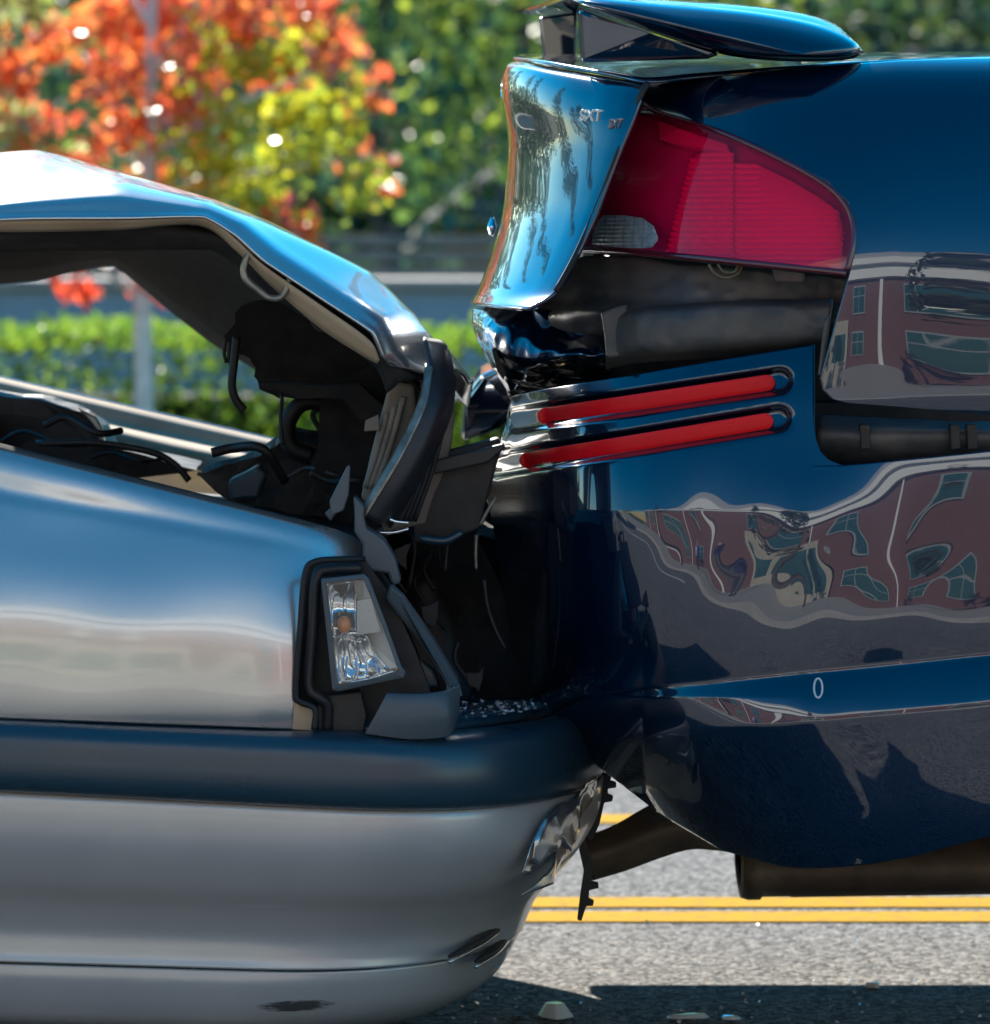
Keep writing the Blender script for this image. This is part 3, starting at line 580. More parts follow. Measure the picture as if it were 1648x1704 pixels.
# rear bumper cover
plan_b = lambda X: sm(X, [760, 805, 845, 870, 910, 960, 1020, 1080, 1150, 1250, 1350, 1500, 1800], [.64, .55, .42, .31, .19, .108, .064, .038, .018, .004, 0, .012, .06], 14)
plan_l = lambda X: sm(X, [760, 805, 845, 870, 910, 960, 1020, 1080, 1150, 1250, 1350, 1800], [.64, .55, .42, .31, .19, .108, .064, .038, .018, .004, 0, 0], 24)
def tilt_b(X, Y):
    y = Y-(1648-X)*.10
    t = sm(y, [520, 620, 700, 745, 775, 900, 1000, 1060, 1086], [30, 24, 19, 15, 12.5, 6, 1.5, -2, -5], 8)
    ridge = sm(y, [1086, 1092, 1130, 1165], [24, 30, 24, 19], 2)
    low = sm(y, [1168, 1180, 1250, 1330, 1400, 1460], [-1, -1.5, -2.5, -4.5, -10, -32], 6)
    a = 1/(1+np.exp(-(y-1088)/2.0)); b = 1/(1+np.exp(-(y-1168)/2.0))
    return t*(1-a)+ridge*a*(1-b)+low*b
def g2(X, Y, x, y, sx, sy): return np.exp(-.5*(((X-x)/sx)**2+((Y-y)/sy)**2))
def caps(X, Y, x0, y0, x1, y1, r):
    dx, dy = x1-x0, y1-y0; t = np.clip(((X-x0)*dx+(Y-y0)*dy)/(dx*dx+dy*dy), 0, 1)
    dd = np.hypot(X-x0-t*dx, Y-y0-t*dy); return 1/(1+np.exp((dd-r)/1.6))
def dents(X, Y):
    e = .0075*g2(X, Y, 1310, 745, 75, 75)-.0048*g2(X, Y, 1500, 1000, 80, 62)+.0030*g2(X, Y, 1620, 900, 60, 80)-.0018*g2(X, Y, 1190, 960, 60, 90)-.0028*g2(X, Y, 1425, 850, 42, 60)
    sh = .24*np.maximum(0, Y-850)+.5*np.maximum(0, Y-1160); 
    Xe = X-sh*np.clip((X-812)/260, 0, 1)
    e = e+np.minimum(plan_l(Xe)-plan_l(X), .26)
    e = e+.016*caps(X, Y, 860, 699, 1298, 634, 19)+.016*caps(X, Y, 820, 775, 1296, 697, 19)
    e = e-.004*g2(X, Y, 1320, 1410, 160, 60)+.0006*np.sin(X/45-Y/70)+.0003*np.sin(X/23+Y/31+1.3*np.sin(Y/50))*g2(X, Y, 1350, 900, 260, 120)
    return e
Db0 = raster(750, 1800, 540, 1480, tilt_b, plan_b, dents, 2.0)
offb = Db0(np.array([1400.]), np.array([1000.]))[0]
Db = lambda x, y: Db0(x, y)-offb+.0
tp = [(806,810),(815,795),(830,745),(842,705),(850,660),(870,655),(900,648),(1000,632),(1150,607),(1250,590),(1340,575),(1356,572),(1358,640),(1358,700),(1360,735),(1368,755),(1380,767),(1400,773),(1440,771),(1500,765),(1600,755),(1760,738)]
bt = [(810,830),(820,870),(834,960),(846,1040),(856,1085),(872,1115),(905,1165),(985,1268),(1100,1356),(1200,1415),(1300,1442),(1320,1444),(1328,1445),(1336,1445),(1344,1445),(1352,1445),(1364,1445),(1400,1443),(1450,1438),(1520,1426),(1600,1404),(1760,1362)]
def bumper_mesh():
    cx = np.arange(808, 1761, 4.0); tpx = np.array([p[0] for p in tp]); tpy = np.array([p[1] for p in tp]); bpx = np.array([806]+[p[0] for p in bt]); bpy_ = np.array([812]+[p[1] for p in bt])
    T = np.interp(cx, tpx[:12], tpy[:12]); B_ = np.interp(cx, bpx, bpy_); C1 = np.maximum(T+.2, 775.0); C1 = np.where(cx > 1356, np.interp(cx, [1356, 1400, 1440, 1500, 1600, 1760], [775, 774, 771, 765, 755, 738]), C1); C1 = np.minimum(C1, B_-.2)
    V, F = [], []
    for a, b, n, sel in ((T, C1, 80, cx <= 1356), (C1, B_, 260, cx > 0)):
        a, b, c_ = a[sel], b[sel], cx[sel]
        t = np.linspace(0, 1, n)[None]; Y_ = a[:, None]*(1-t)+b[:, None]*t; X_ = np.repeat(c_[:, None], n, 1); G = Pv(X_, Y_, Db(X_, Y_)); o0 = len(V); V += list(G.reshape(-1, 3))
        F += [(o0+i*n+j, o0+i*n+j+1, o0+(i+1)*n+j+1, o0+(i+1)*n+j) for i in range(len(c_)-1) for j in range(n-1)]
    me = mesh('bumper_cover', V, F); bm = bmesh.new(); bm.from_mesh(me); bmesh.ops.remove_doubles(bm, verts=bm.verts, dist=1e-5); bmesh.ops.dissolve_degenerate(bm, edges=bm.edges, dist=1e-5); bm.to_mesh(me); bm.free()
    o = link('bumper_cover', me, BC, M['blue']); solid(o, .004, -1); return o
BUMP = bumper_mesh()
plate('bumper_corner', [(1354,690),(1358,730),(1366,752),(1380,766),(1404,775),(1354,778)], lambda x, y: Db(x, y)+.001, .003, M['blue'], BC)
def rstrip(x0, y0, x1, y1, r):
    N_ = 40; V = []; F = []
    L = math.hypot(x1-x0, y1-y0); ux, uy = (x1-x0)/L, (y1-y0)/L; nx, ny = -uy, ux
    nr = 8
    for i in range(N_+1):
        u = -r+(L+2*r)*(.5-.5*math.cos(math.pi*i/N_))
        h = r if 0 <= u <= L else math.sqrt(max(0, r*r-(u if u < 0 else u-L)**2))
        for k in range(nr+1):
            v = -1+2*k/nr
            px_, py_ = x0+ux*u+nx*v*h, y0+uy*u+ny*v*h
            base = float(Db(np.array([x0+ux*min(max(u,0),L)]), np.array([y0+uy*min(max(u,0),L)]))[0])
            V.append(P(px_, py_, base-.005-.0012*math.sqrt(max(0, 1-v*v))*min(1, h/r)))
    for i in range(N_):
        for k in range(nr): a = i*(nr+1)+k; F.append((a, a+1, a+nr+2, a+nr+1))
    return link('reflector_strip', mesh('reflector_strip', V, F), BUMP, M['redrefl'])
rstrip(908, 692, 1277, 637, 13.5); rstrip(878, 766, 1274, 701, 13.5)
# stone chip ring on the ridge
cpts = []
for k in range(17):
    a = 2*math.pi*k/16; x = 1362+7*math.cos(a); y = 1145+16*math.sin(a); cpts.append((x, y, float(Db(np.array([x]), np.array([y]))[0])-.0005))
tube('paint_chip', cpts, .0011, mat('bare_primer', (.75,.74,.72), .6), BUMP, n=6)
# loose dark trim between the cars
plate('fascia_liner', jag([(706,770),(740,752),(830,728),(834,745),(820,800),(800,880),(740,905),(690,905),(682,860)], 2, 3), .30, .03, M['black'], BC, .003)
plate('liner_lip', [(715,768),(838,738),(842,745),(812,770),(720,790)], .28, .012, M['darktrim'], BC, .002)
tube('torn_edge', [(826,828,.26), (812,850,.26), (800,874,.26)], .0022, M['steel'], BC, n=6)
tube('torn_edge', [(793,890,.3), (792,920,.3), (793,948,.3)], .0025, M['steel'], BC, n=6)
tube('torn_edge', [(806,965,.3), (812,1010,.3), (826,1050,.3), (842,1080,.3)], .003, M['darktrim'], BC, n=6)
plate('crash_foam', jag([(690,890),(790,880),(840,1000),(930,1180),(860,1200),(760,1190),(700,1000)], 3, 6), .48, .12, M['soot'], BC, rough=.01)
plate('gap_sun_block', [(765,770),(860,740),(1000,640),(1010,1240),(900,1230),(720,1200),(690,840)], .95, .25, M['soot'], BC)  # unseen block, added to stop sun shining through between the cars
tube('valance_rod', [(700,896,.28), (740,900,.28), (770,886,.28)], .005, M['strip'], BC, n=8)
# exhaust
plate('hanger_sun_block', [(1090,1150),(1290,1150),(1290,1330),(1130,1310),(1100,1250)], .66, .4, M['black'], BC)  # hidden plate added behind the bumper to keep sun off the hanger
pgrid('exhaust_hanger', [[(966,1394,0.64),(1020,1374,0.64),(1080,1340,0.64),(1120,1322,0.64),(1180,1340,0.66),(1230,1370,0.70)], [(974,1430,0.60),(1030,1412,0.60),(1100,1384,0.60),(1150,1378,0.60),(1190,1392,0.63),(1235,1402,0.66)], [(986,1466,0.64),(1040,1450,0.64),(1100,1428,0.64),(1150,1414,0.64),(1195,1416,0.66),(1235,1420,0.70)]], 6, 8, BC, M['exhaust'], .006)
mf = [(1228,1408,.34),(1232,1440,.30),(1242,1462,.29),(1262,1476,.32)]
def muffler():
    c0 = Vector(P(1228, 1430, .80)); c1 = Vector(P(1900, 1420, .80)); V = []; F = []; n = 28
    stn = [(0, .70), (.004, .95), (.02, 1.0), (.05, 1.0), (.055, .93), (.12, .93), (.13, .95), (1, .95)]
    for t, k in stn:
        c = c0.lerp(c1, t)
        for j in range(n):
            a = 2*math.pi*j/n; V.append((c.x, c.y+.13*k*math.cos(a), c.z+.045*k*math.sin(a)))
    for i in range(len(stn)-1):
        for j in range(n): F.append((i*n+j, i*n+(j+1) % n, (i+1)*n+(j+1) % n, (i+1)*n+j))
    F.append(tuple(range(n)))
    o = link('muffler', mesh('muffler', V, F), BC, M['exhaust']); return o
muffler()
# far side of the car (casts the shadow under it)
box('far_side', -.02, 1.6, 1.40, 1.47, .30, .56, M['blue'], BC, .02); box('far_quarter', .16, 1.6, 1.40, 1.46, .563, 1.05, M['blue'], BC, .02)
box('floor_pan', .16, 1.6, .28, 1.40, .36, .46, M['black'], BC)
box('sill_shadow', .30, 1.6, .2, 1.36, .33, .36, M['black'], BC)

# ------------------------------------------------------------------ glass and debris
M['shard'] = mat('broken_glass', (.75,.82,.86), .08, 0, 1, spec=.8)
def onroad(px, py): 
    D_ = CAM_H*FPX/(py-HOR); return ((px-CX)*D_/FPX, D_-CAM_D)
def shard(px, py, w_, l_, h_, rot, label, n=7):
    x, y = onroad(px, py); bm = bmesh.new(); pts = []
    for k in range(n):
        a = 2*math.pi*k/n+random.uniform(-.3, .3); r = random.uniform(.75, 1.1); pts.append(bm.verts.new((w_/2*math.cos(a)*r, l_/2*math.sin(a)*r, 0)))
    f = bm.faces.new(pts); r = bmesh.ops.extrude_face_region(bm, geom=[f])
    for v in r['geom']:
        if isinstance(v, bmesh.types.BMVert): v.co.z += h_*(random.uniform(.5, 1.2) if n < 10 else 1); v.co.x *= .8 if n < 10 else .5; v.co.y *= .8 if n < 10 else .5
    bmesh.ops.recalc_face_normals(bm, faces=bm.faces); me = bpy.data.meshes.new('glass_shard'); bm.to_mesh(me); bm.free()
    o = link('glass_shard', me, None, M['shard']); o.location = (x, y, .002); o.rotation_euler = (0, 0, rot); bev(o, .001, 1)
    return tag(o, label, 'glass shard', 'pieces of lamp glass on the road')
shard(922, 1694, .046, .05, .016, .2, 'domed pale piece of lamp glass, biggest on the shaded road', 12)
shard(1140, 1697, .062, .02, .005, .06, 'long flat strip of clear lamp glass on the shaded road', 6)
shard(1216, 1699, .028, .02, .005, -.1, 'short square chip of lamp glass beside the long glass strip', 5)
shard(1452, 1645, .02, .03, .006, .5, 'bluish glass chip at the edge of the shadow below the blue car', 6)
shard(861, 1546, .014, .04, .005, .3, 'white glass chip on sunlit asphalt beside the yellow lines', 6)
shard(862, 1700, .015, .03, .006, .8, 'small black plastic crumb on the road by the silver bumper', 6).data.materials[0] = M['black']
def crumbs(name, pts, size, label):
    V, F = [], []
    for p in pts:
        b0 = len(V); q = rng.normal(size=(4, 3)); q /= np.linalg.norm(q, axis=1)[:, None]; sz = size*rng.uniform(.4, 1.3)
        for k in q: V.append(np.array(p)+k*sz*np.array([1, 1, .6])+np.array([0, 0, sz*.4]))
        F += [(b0, b0+1, b0+2), (b0, b0+2, b0+3), (b0, b0+3, b0+1), (b0+1, b0+3, b0+2)]
    o = link(name, mesh(name, V, F, False), None, M['shard']); o['kind'] = 'stuff'; o['label'] = label; o['category'] = 'glass'
    return o
crumbs('glass_crumbs', [(*onroad(rng.uniform(740, 1648), rng.uniform(1535, 1704)), .001) for _ in range(260)], .0030, 'fine crumbs of lamp glass scattered over the asphalt')
pl = []
for _ in range(120):
    u = np.clip(rng.normal(830, 50), 735, 925); v = rng.uniform(0, .85)
    a_ = [np.interp(u, [720, 850, 930], q) for q in ([1222, 1205, 1190], [.08, .2, .36])]; u2 = u-(u-720)*.13; b2 = [np.interp(u2, [720, 830, 900], q) for q in ([1176, 1180, 1175], [.3, .35, .5])]
    q = P(u*(1-v)+u2*v, a_[0]*(1-v)+b2[0]*v, a_[1]*(1-v)+b2[1]*v); pl.append((q[0], q[1], q[2]+.010))
crumbs('glass_crumbs', pl, .0034, 'crumbs of shattered headlamp glass lying on top of the silver bumper')

# ------------------------------------------------------------------ vegetation
def leaves(name, C, size, cols, parent, m=None, flat=0.0):
    n = len(C); a = rng.normal(size=(n, 3)); a[:, 2] *= 1-flat; b = rng.normal(size=(n, 3))
    a /= np.linalg.norm(a, axis=1)[:, None]; b = np.cross(a, b); b /= np.linalg.norm(b, axis=1)[:, None]; c = np.cross(a, b)
    sz = (size*rng.uniform(.6, 1.25, n))[:, None]
    V = np.stack([C-b*sz*.6, C+c*sz*.36+a*sz*.08, C+b*sz*.6, C-c*sz*.36+a*sz*.08], 1).reshape(-1, 3)
    F = np.arange(4*n).reshape(n, 4)
    me = bpy.data.meshes.new(name); me.vertices.add(4*n); me.vertices.foreach_set('co', V.ravel()); me.loops.add(4*n); me.loops.foreach_set('vertex_index', F.ravel())
    me.polygons.add(n); me.polygons.foreach_set('loop_start', np.arange(0, 4*n, 4)); me.polygons.foreach_set('loop_total', np.full(n, 4)); me.update()
    ca = me.color_attributes.new('col', 'FLOAT_COLOR', 'POINT'); cc = np.concatenate([np.repeat(cols, 4, 0), np.ones((4*n, 1))], 1); ca.data.foreach_set('color', cc.ravel().astype(np.float32))
    return link(name, me, parent, m or M['leaf'])
# autumn tree by the hedge
AT = empty('maple_tree', 'young autumn tree with red, orange and yellow-green leaves and pale trunk by hedge', 'tree')
DT = 10.3; gz = groundz(DT)
tr = [P(240, 200+(CAM_H-gz)*FPX/(CAM_D+DT), DT), P(240, 680, DT), P(238, 480, DT), P(250, 250, DT), P(253, 60, DT), P(256, -300, DT), P(262, -800, DT), P(262, -1150, DT)]
tube('trunk', tr, [.034, .029, .026, .020, .017, .013, .009, .004], M['bark_pale'], AT, pix=False, n=12)
for pts in [[(238,500,DT),(200,470,DT),(160,440,DT-.1),(110,410,DT-.2)], [(236,490,DT),(190,430,DT+.05),(150,405,DT+.1),(60,380,DT+.1)], [(250,300,DT),(200,200,DT),(140,90,DT+.2)], [(252,260,DT),(380,180,DT-.2),(520,120,DT-.2)], [(252,320,DT),(350,300,DT+.1),(480,280,DT),(620,260,DT)], [(254,120,DT),(330,0,DT),(420,-140,DT)], [(255,50,DT),(170,-80,DT),(60,-200,DT)], [(250,340,DT),(120,300,DT-.2),(-60,230,DT-.2)]]:
    tube('branch', pts, [.012, .008, .004], M['bark_pale'], AT, n=8)
CR = np.array([.93,.15,.07]); CO = np.array([.98,.34,.09]); CY = np.array([.78,.76,.04]); CG = np.array([.36,.52,.06]); CP = np.array([.60,.66,.32])
cen, col_ = [], []
yb = [-900, -600, -300, -100, 0, 90, 180, 230, 300, 350, 400, 440]; xr_ = [280, 400, 490, 545, 560, 585, 645, 695, 705, 640, 585, 540]
for k in range(270):
    for _ in range(40):
        y = rng.uniform(-900, 430) if k > 170 else rng.uniform(-60, 425); xr = np.interp(y, yb, xr_)-22; xl = 2*245-xr-150
        x = rng.uniform(xl, xr)
        if y > 385 and x < 420 and rng.random() < .9: continue
        break
    n = int(rng.uniform(22, 46)); dd = DT+rng.normal(0, .2); dd = DT+.12+abs(dd-DT) if abs(x-252) < 42 else dd
    lx = x+rng.normal(0, 24, n); ly = y+rng.normal(0, 18, n); ld = dd+rng.normal(0, .07, n)
    yg = np.exp(-.5*(((x-500)/120)**2+((y-215)/90)**2))+.9*np.exp(-.5*(((x-600)/70)**2+((y-310)/80)**2))+.7*np.exp(-.5*(((x-420)/70)**2+((y-300)/60)**2))
    tip = np.exp(-.5*(((x-630)/50)**2+((y-250)/40)**2))
    gl = .55*np.exp(-.5*(((x-90)/150)**2+((y-225)/70)**2))+.45*np.exp(-.5*(((x-60)/60)**2+((y-20)/70)**2))
    u = rng.random()
    if u < yg-.9*tip: c0, c1 = CY, CG
    elif u < yg-.9*tip+gl: c0, c1 = CP, CG
    else: c0, c1 = (CR, CO) if rng.random() < .6 else (CO, CR)
    cen.append(Pv(lx, ly, ld)); m_ = rng.random((n, 1))**1.5; col_.append((c0*(1-m_)+c1*m_)*rng.uniform(.75, 1.1, (n, 1)))
for x, y in [(90,432),(130,425),(120,475),(150,485),(262,470),(180,420),(250,485)]:
    n = 16; cen.append(Pv(x+rng.normal(0, 16, n), y+rng.normal(0, 9, n), DT+rng.normal(0, .05, n))); col_.append(np.tile(CR, (n, 1)))
leaves('crown', np.concatenate(cen), .050, np.concatenate(col_), AT)
# clipped hedge
HG = empty('clipped_hedge', 'low clipped green hedge between the road and the grey wall', 'hedge')
hz = CAM_H-(556-HOR)*(CAM_D+11.2)/FPX; hx0, hx1, hy0, hy1 = -3.2, 2.2, 10.75, 11.6; gz = groundz(11)
core = box('core', hx0, hx1, hy0+.38, hy1-.12, gz-.1, hz-.2, mat('hedge_twigs', (.012,.018,.008), .9), HG)
n = 26000; C = np.empty((n, 3)); f = rng.random(n)
C[:, 0] = rng.uniform(hx0, hx1, n); top = f < .4
C[:, 1] = np.where(top, rng.uniform(hy0, hy1, n), hy0+np.abs(rng.normal(0, .16, n))); C[:, 2] = np.where(top, hz+rng.normal(0, .018, n)+.012*np.sin(C[:, 0]*9), rng.uniform(gz, hz, n))
m_ = rng.random((n, 1)); lc = (np.array([.11,.24,.02])*(1-m_)+np.array([.27,.41,.04])*m_)
leaves('foliage', C, .034, lc, HG)
# low wall with pale cap
WL = empty('low_wall', 'low blue-grey painted wall with pale cap behind the hedge', 'wall')
wz = CAM_H-(466-HOR)*(CAM_D+13.5)/FPX; gz = groundz(13.5)
box('wall_face', -7, 4, 13.5, 13.7, gz-.2, wz-.035, mat('wall_paint', (.33,.44,.52), .8, noise_col=(.38,.48,.55), nscale=5, bump=.2, bscale=40), WL)
box('cap', -7.02, 4.02, 13.46, 13.74, wz-.032, wz+.004, mat('wall_cap', (.55,.48,.43), .8, noise_col=(.4,.36,.33), nscale=8), WL, .004)
# slatted fence
FE = empty('slat_fence', 'weathered grey fence of horizontal slats behind the low wall', 'fence')
fm = mat('fence_wood', (.12,.12,.115), .85, noise_col=(.18,.17,.16), nscale=7); fz = CAM_H-(392-HOR)*(CAM_D+16)/FPX; g16 = groundz(16)
me = box('slat', -2.4, .9, 16.0, 16.02, 0, .038, fm, FE); me.location.z = fz-.04
k = 1
while fz-.04-k*.062 > g16:
    c_ = me.copy(); COL.objects.link(c_); c_.parent = FE; c_.location.z = fz-.04-k*.062; k += 1
for x in (-2.3, -1.35, (655-CX)*(CAM_D+16)/FPX, .5): box('post', x-.028, x+.028, 16.025, 16.08, g16-.1, fz+.03, mat('fence_post', (.03,.03,.03), .9), FE)
# small brown house with hipped shingle roof
HS = empty('brown_house', 'small brown house with dark shingle roof behind the fence', 'house')
s22 = (CAM_D+22)/FPX; g22 = groundz(22); hx = (738-CX)*s22; ez = CAM_H-(372-HOR)*s22
box('wall', hx, hx+5, 22, 26, g22-.3, ez, mat('brown_siding', (.20,.12,.06), .8, noise_col=(.27,.17,.09), nscale=4), HS)
rz = CAM_H-(150-HOR)*s22; x0, x1, y0, y1 = hx-.12, hx+5.12, 21.8, 26.2; rm = mat('roof_shingles', (.07,.065,.065), .9, noise_col=(.14,.13,.125), nscale=9)
V = [(x0,y0,ez),(x1,y0,ez),(x1,y1,ez),(x0,y1,ez),(x0+1.3,24,rz+.25),(x1-1.3,24,rz+.25)]
link('roof', mesh('roof', V, [(0,1,5,4),(1,2,5),(2,3,4,5),(3,0,4),(0,3,2,1)], False), HS, rm)
a, b = Vector(V[0]), Vector(V[1]); t0, t1 = Vector(V[4]), Vector(V[5])
for k in range(14):
    t = k/14; p, q = a.lerp(t0, t), b.lerp(t1, t); up = (t0-a).normalized()
    box('shingle_course', p.x+.02, q.x-.02, p.y-.035, p.y+.02, p.z-.005, p.z+.03, rm, HS)
wx = hx+.5
w_ = box('window', hx+.55, hx+1.25, 21.96, 22.0, ez-1.0, ez-.3, mat('window_frame', (.6,.6,.58), .5), HS); box('pane', hx+.6, hx+1.2, 21.945, 21.958, ez-.95, ez-.35, mat('dark_pane', (.02,.03,.04), .1), w_)
# dark trees behind
def bigtree(x, y, h, rx, base, n, size, label, c0, c1, seed, conic=0.0, name='evergreen_tree'):
    r = np.random.default_rng(seed); T = empty(name, label, 'tree', 'trees beyond the wall'); g = groundz(y)
    tube('trunk', [(x, y, g-.1), (x+.05, y, g+h*.3), (x-.04, y, g+h*.6), (x, y, g+h*.95)], [h*.022, h*.016, h*.01, .02], M['bark'], T, pix=False, n=10)
    cl = int(n/45); C = []; K = []
    for i in range(cl):
        zz = r.uniform(0, 1); rad = rx*((1-zz)**.8+.06 if conic else math.sqrt(max(.05, 1-(2*zz-.9)**2))); a = r.uniform(0, 2*math.pi); q = rad*r.uniform(.35, 1)**.6
        c = np.array([x+q*math.cos(a), y+q*math.sin(a), g+base+zz*(h-base)]); C.append(c+r.normal(0, 1, (45, 3))*rx*np.array([.13, .13, .09])); b = r.uniform(.6, 1.25)
        m_ = r.random((45, 1)); K.append((np.array(c0)*(1-m_)+np.array(c1)*m_)*b)
        if i % 9 == 0: tube('branch', [(x, y, c[2]-.15*rx), ((x+c[0])/2, (y+c[1])/2, c[2]-.06*rx), tuple(c)], [h*.006, h*.003, .008], M['bark'], T, pix=False, n=6, smooth=3)
    leaves('crown', np.concatenate(C), size, np.concatenate(K), T); return T
dk, lt = (.018,.050,.022), (.05,.11,.035)
pxx = lambda px, d: (px-CX)*(CAM_D+d)/FPX
bigtree(pxx(640, 19), 19, 2.9, 1.05, .5, 2600, .085, 'dark leafy bush-like tree between the autumn tree and brown house', (.04,.11,.045), (.16,.30,.05), 3, name='broadleaf_tree')
bigtree(pxx(880, 20), 20, 4.6, 1.2, 2.0, 4200, .085, 'green tree with sunlit leaves overhanging the brown house roof', (.08,.17,.03), (.40,.50,.06), 4, name='broadleaf_tree')
bigtree(pxx(1350, 26), 26, 6, 2.0, 1.0, 6500, .11, 'dark evergreen tree right behind the blue car spoiler', dk, lt, 5)
bigtree(pxx(1850, 24), 24, 6.5, 1.8, .6, 6000, .11, 'tall green tree with olive sunlit leaves beyond the blue trunk', (.03,.07,.02), (.14,.18,.04), 6)
bigtree(pxx(500, 31), 31, 7.5, 2.4, .2, 6500, .13, 'tall dark evergreen tree behind the autumn tree crown', dk, lt, 7)
bigtree(pxx(-200, 27), 27, 6.5, 2.2, .2, 6500, .12, 'broad green tree behind the raised silver hood', (.03,.08,.02), (.12,.2,.05), 8)
bigtree(pxx(-1400, 22), 22, 7.0, 1.1, .2, 3500, .12, 'narrow tall conifer past the end of the hedge', dk, (.10,.16,.03), 9, 1)
bigtree(pxx(-2500, 20), 20, 8.0, 1.3, .2, 3500, .12, 'narrow conifer standing farthest along the wall from the crash', dk, (.12,.18,.03), 10, 1)
for k, (x, y, h, rx) in enumerate([(-13, 21, 9.5, 1.5), (-17, 17, 10, 1.6), (-21.5, 22, 11, 1.8), (-27, 18, 10.5, 1.7), (-33, 24, 11, 2.0)]):
    bigtree(x, y, h, rx, .2, 3500, .16, ['dark conifer, first past the narrow pair along the wall', 'dark conifer, second past the narrow pair along the wall', 'dark conifer, third past the narrow pair along the wall', 'dark conifer, fourth past the narrow pair along the wall', 'dark conifer, last and broadest of the row along the wall'][k], dk, (.10,.16,.03), 20+k, 1)
n = 9000; C = np.stack([rng.uniform(-34, 34, n), rng.uniform(40, 52, n), rng.uniform(-2.5, 6.5, n)], -1); C[:, 2] *= .75+.35*np.sin(C[:, 0]*.7)*np.cos(C[:, 0]*.23)
m_ = rng.random((n, 1)); o = leaves('distant_wood', C, .75, np.array(dk)*(1-m_)+np.array(lt)*m_, None); o['kind'] = 'stuff'; o['label'] = 'dark green wood closing off the view behind the trees'; o['category'] = 'wood'

# ------------------------------------------------------------------ the street behind the camera, seen mirrored in the paint
def brick():
    m = bpy.data.materials.new('red_brick'); m.use_nodes = True; N = m.node_tree; b = N.nodes['Principled BSDF']; tc = N.nodes.new('ShaderNodeTexCoord'); mp = N.nodes.new('ShaderNodeMapping'); mp.inputs['Rotation'].default_value = (R(90), 0, 0)
    t = N.nodes.new('ShaderNodeTexBrick'); t.inputs['Color1'].default_value = (.15,.062,.055,1); t.inputs['Color2'].default_value = (.18,.076,.066,1); t.inputs['Mortar'].default_value = (.25,.19,.17,1); t.inputs['Scale'].default_value = 4.5; t.inputs['Mortar Size'].default_value = .012
    N.links.new(tc.outputs['Object'], mp.inputs[0]); N.links.new(mp.outputs[0], t.inputs[0]); N.links.new(t.outputs[0], b.inputs['Base Color']); b.inputs['Roughness'].default_value = .85
    return m
BB = empty('brick_building', 'two-storey red brick building with white cornice and green-tinted windows across the pavement', 'building')
bx0, bx1, by, bh = -26.0, 15.0, -11.0, 5.4
box('wall', bx0, bx1, by-8, by, -.1, bh, brick(), BB)
wt = mat('white_painted_trim', (.80,.79,.76), .6); tg = mat('green_tinted_glass', (.03,.10,.10), .12, 0, spec=.8)
box('cornice', bx0-.3, bx1+.3, by-8.2, by+.45, bh, bh+.32, wt, BB); box('cornice', bx0-.15, bx1+.15, by-.02, by+.22, bh-.62, bh-.003, wt, BB); box('parapet', bx0, bx1, by-8, by+.1, bh+.322, bh+.75, mat('grey_coping', (.35,.36,.38), .7), BB)
wf = mat('grey_window_frame', (.30,.33,.33), .6)
def window(x0, x1, z0, z1, n):
    f_ = box('window', x0, x1, by, by+.06, z0, z1, wf, BB); dx = (x1-x0-.1)/n
    for i in range(n):
        for (a_, b_) in ((z0+.08, z0+(z1-z0)*.6), (z0+(z1-z0)*.6+.06, z1-.08)): box('pane', x0+.08+i*dx, x0+.02+(i+1)*dx, by+.062, by+.075, a_, b_, tg, f_)
sf = box('shopfront', -4.4, .4, by-.5, by+.35, .1, 2.85, mat('cream_stucco', (.46,.42,.34), .8, noise_col=(.40,.36,.29), nscale=2), BB)
for k in range(3): box('shop_window', -4.1+k*1.5, -2.9+k*1.5, by+.352, by+.37, .7, 2.2, tg, BB)
x = bx0+1
while x < bx1-3:
    window(x, x+1.7, 3.1, 4.5, 2); window(x, x+1.7, .9, 2.3, 2); box('pilaster', x-2.3, x-2.1, by+.002, by+.10,    .1, bh-.63, wt, BB); x += 5.2
bigtree(-30, -7.5, 6.5, 1.5, 1.2, 2500, .16, 'street tree standing beyond the end of the brick building', (.04,.11,.02), (.12,.22,.03), 11, name='street_tree')['group'] = 'street trees'
for k, (x, y) in enumerate([(-9.5, -6.3), (-1.6, -7.4), (5.2, -6.6)]):
    bigtree(x, y, 4.2, .9, 1.9, 900, .13, ['thin street tree beside the passers-by', 'thin street tree in front of the brick wall by the photographer', 'thin street tree at the quiet end of the pavement'][k], (.06,.12,.02), (.22,.20,.04), 40+k, name='street_tree')['group'] = 'street trees'
# oncoming dark off-road car
SV = empty('suv', 'dark off-road car driving up the street behind the photographer', 'car'); dkp = mat('charcoal_paint', (.015,.016,.02), .3, .2, 1); gl = mat('car_glass', (.02,.03,.035), .05)
def prism(name, prof, x0, y0, y1, m, parent, bw=.04):
    bm = bmesh.new(); f_ = bm.faces.new([bm.verts.new((x0+p[0], y0, p[1])) for p in prof]); r = bmesh.ops.extrude_face_region(bm, geom=[f_])
    for v in r['geom']:
        if isinstance(v, bmesh.types.BMVert): v.co.y = y1
    bmesh.ops.recalc_face_normals(bm, faces=bm.faces); me = bpy.data.meshes.new(name); bm.to_mesh(me); bm.free(); o = link(name, me, parent, m); bev(o, bw); return o
sx, sy = -16.5, -2.0
prism('body', [(0,.45),(0,1.05),(.1,1.1),(1.2,1.15),(3.9,1.15),(4.05,1.1),(4.15,.95),(4.15,.45)], sx, sy, sy+1.8, dkp, SV)
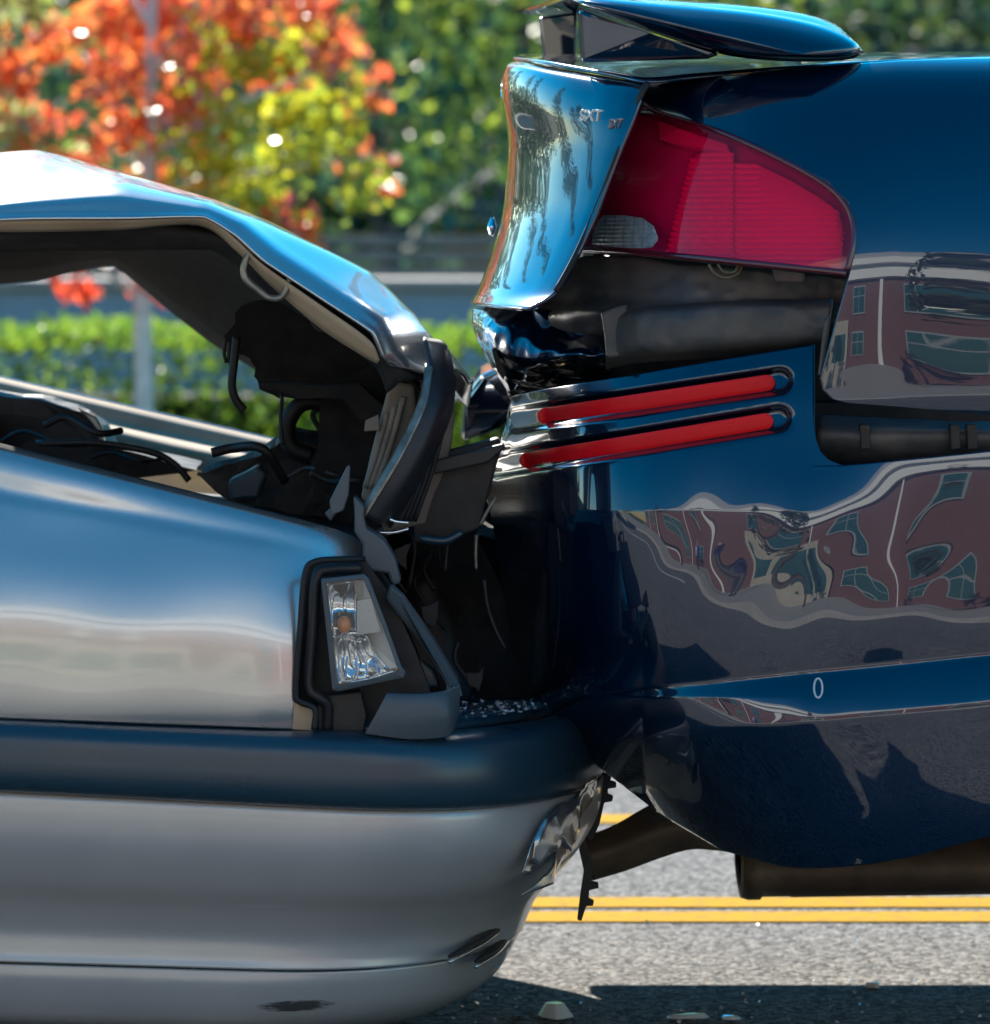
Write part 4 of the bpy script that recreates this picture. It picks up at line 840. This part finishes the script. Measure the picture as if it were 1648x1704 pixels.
prism('cabin', [(.1,1.13),(.2,1.75),(2.5,1.78),(3.0,1.13)], sx, sy+.1, sy+1.7, dkp, SV); prism('windscreen', [(2.56,1.72),(2.60,1.72),(3.0,1.2),(2.96,1.2)], sx, sy+.2, sy+1.6, gl, SV, .003)
for yy in (sy+.12, sy+1.4): box('headlight', sx+4.13, sx+4.17, yy, yy+.28, .78, .98, mat('headlight_glass', (.85,.85,.8), .1), SV, .02)
box('number_plate', sx+4.14, sx+4.165, sy+.65, sy+1.15, .5, .64, wt, SV)
for xx in (.8, 3.3):
    for yy in (sy-.02, sy+1.62): tube('wheel', [(sx+xx, yy, .36), (sx+xx, yy+.2, .36)], .36, M['rubber'], SV, pix=False, smooth=0, n=24)
# passers-by on the pavement
def person(x, y, yaw, label, shirt, legs, hair, h=1.72):
    V = [(0,0,.92),(0,0,1.12),(0,0,1.38),(0,0,1.48),(0,.01,1.62),(.10,0,.88),(.12,.02,.48),(.12,-.02,.07),(.12,.12,.03),(-.10,0,.88),(-.13,-.03,.48),(-.14,-.08,.07),(-.14,.06,.03),(.19,0,1.40),(.26,.02,1.12),(.25,.12,.88),(.24,.16,.80),(-.19,0,1.40),(-.26,0,1.12),(-.26,.08,.88),(-.25,.11,.80)]
    E = [(0,1),(1,2),(2,3),(3,4),(0,5),(5,6),(6,7),(7,8),(0,9),(9,10),(10,11),(11,12),(2,13),(13,14),(14,15),(15,16),(2,17),(17,18),(18,19),(19,20)]
    rad = [.14,.13,.15,.06,.10,.10,.065,.045,.04,.10,.065,.045,.04,.065,.045,.032,.035,.065,.045,.032,.035]
    me = bpy.data.meshes.new('person'); me.from_pydata([tuple(c*h/1.72 for c in v) for v in V], E, []); me.update(); o = link('person', me)
    sk = o.modifiers.new('k', 'SKIN'); sub(o, 1)
    for i, v in enumerate(me.skin_vertices[0].data): v.radius = (rad[i], rad[i]); v.use_root = i == 0
    m = bpy.data.materials.new('clothing'); m.use_nodes = True; N = m.node_tree; b = N.nodes['Principled BSDF']; tc = N.nodes.new('ShaderNodeTexCoord'); sp = N.nodes.new('ShaderNodeSeparateXYZ'); mr = N.nodes.new('ShaderNodeMath'); mr.operation = 'DIVIDE'; mr.inputs[1].default_value = 2
    r = N.nodes.new('ShaderNodeValToRGB'); r.color_ramp.interpolation = 'CONSTANT'; e = r.color_ramp.elements; e[0].color = (.02,.02,.02,1); e[1].position = .05; e[1].color = (*legs, 1)
    for p_, c_ in ((.46, shirt), (.72, (.5,.32,.24)), (.845, hair)): k_ = e.new(p_); k_.color = (*c_, 1)
    N.links.new(tc.outputs['Object'], sp.inputs[0]); N.links.new(sp.outputs[2], mr.inputs[0]); N.links.new(mr.outputs[0], r.inputs[0]); N.links.new(r.outputs[0], b.inputs['Base Color']); b.inputs['Roughness'].default_value = .8
    me.materials.append(m); o.location = (x, y, .125); o.rotation_euler = (0, 0, yaw); return tag(o, label, 'person', 'people on the pavement')
person(-5.2, -6.2, .2, 'person in blue shirt and dark trousers standing on the pavement', (.03,.08,.35), (.02,.025,.05), (.03,.02,.015))
person(-6.1, -7.0, -.5, 'person in white shirt and blue jeans on the pavement', (.7,.7,.7), (.04,.07,.2), (.06,.04,.02))
person(-3.3, -6.6, .4, 'person in navy jacket and grey trousers on the pavement', (.02,.03,.09), (.1,.1,.11), (.02,.015,.01))
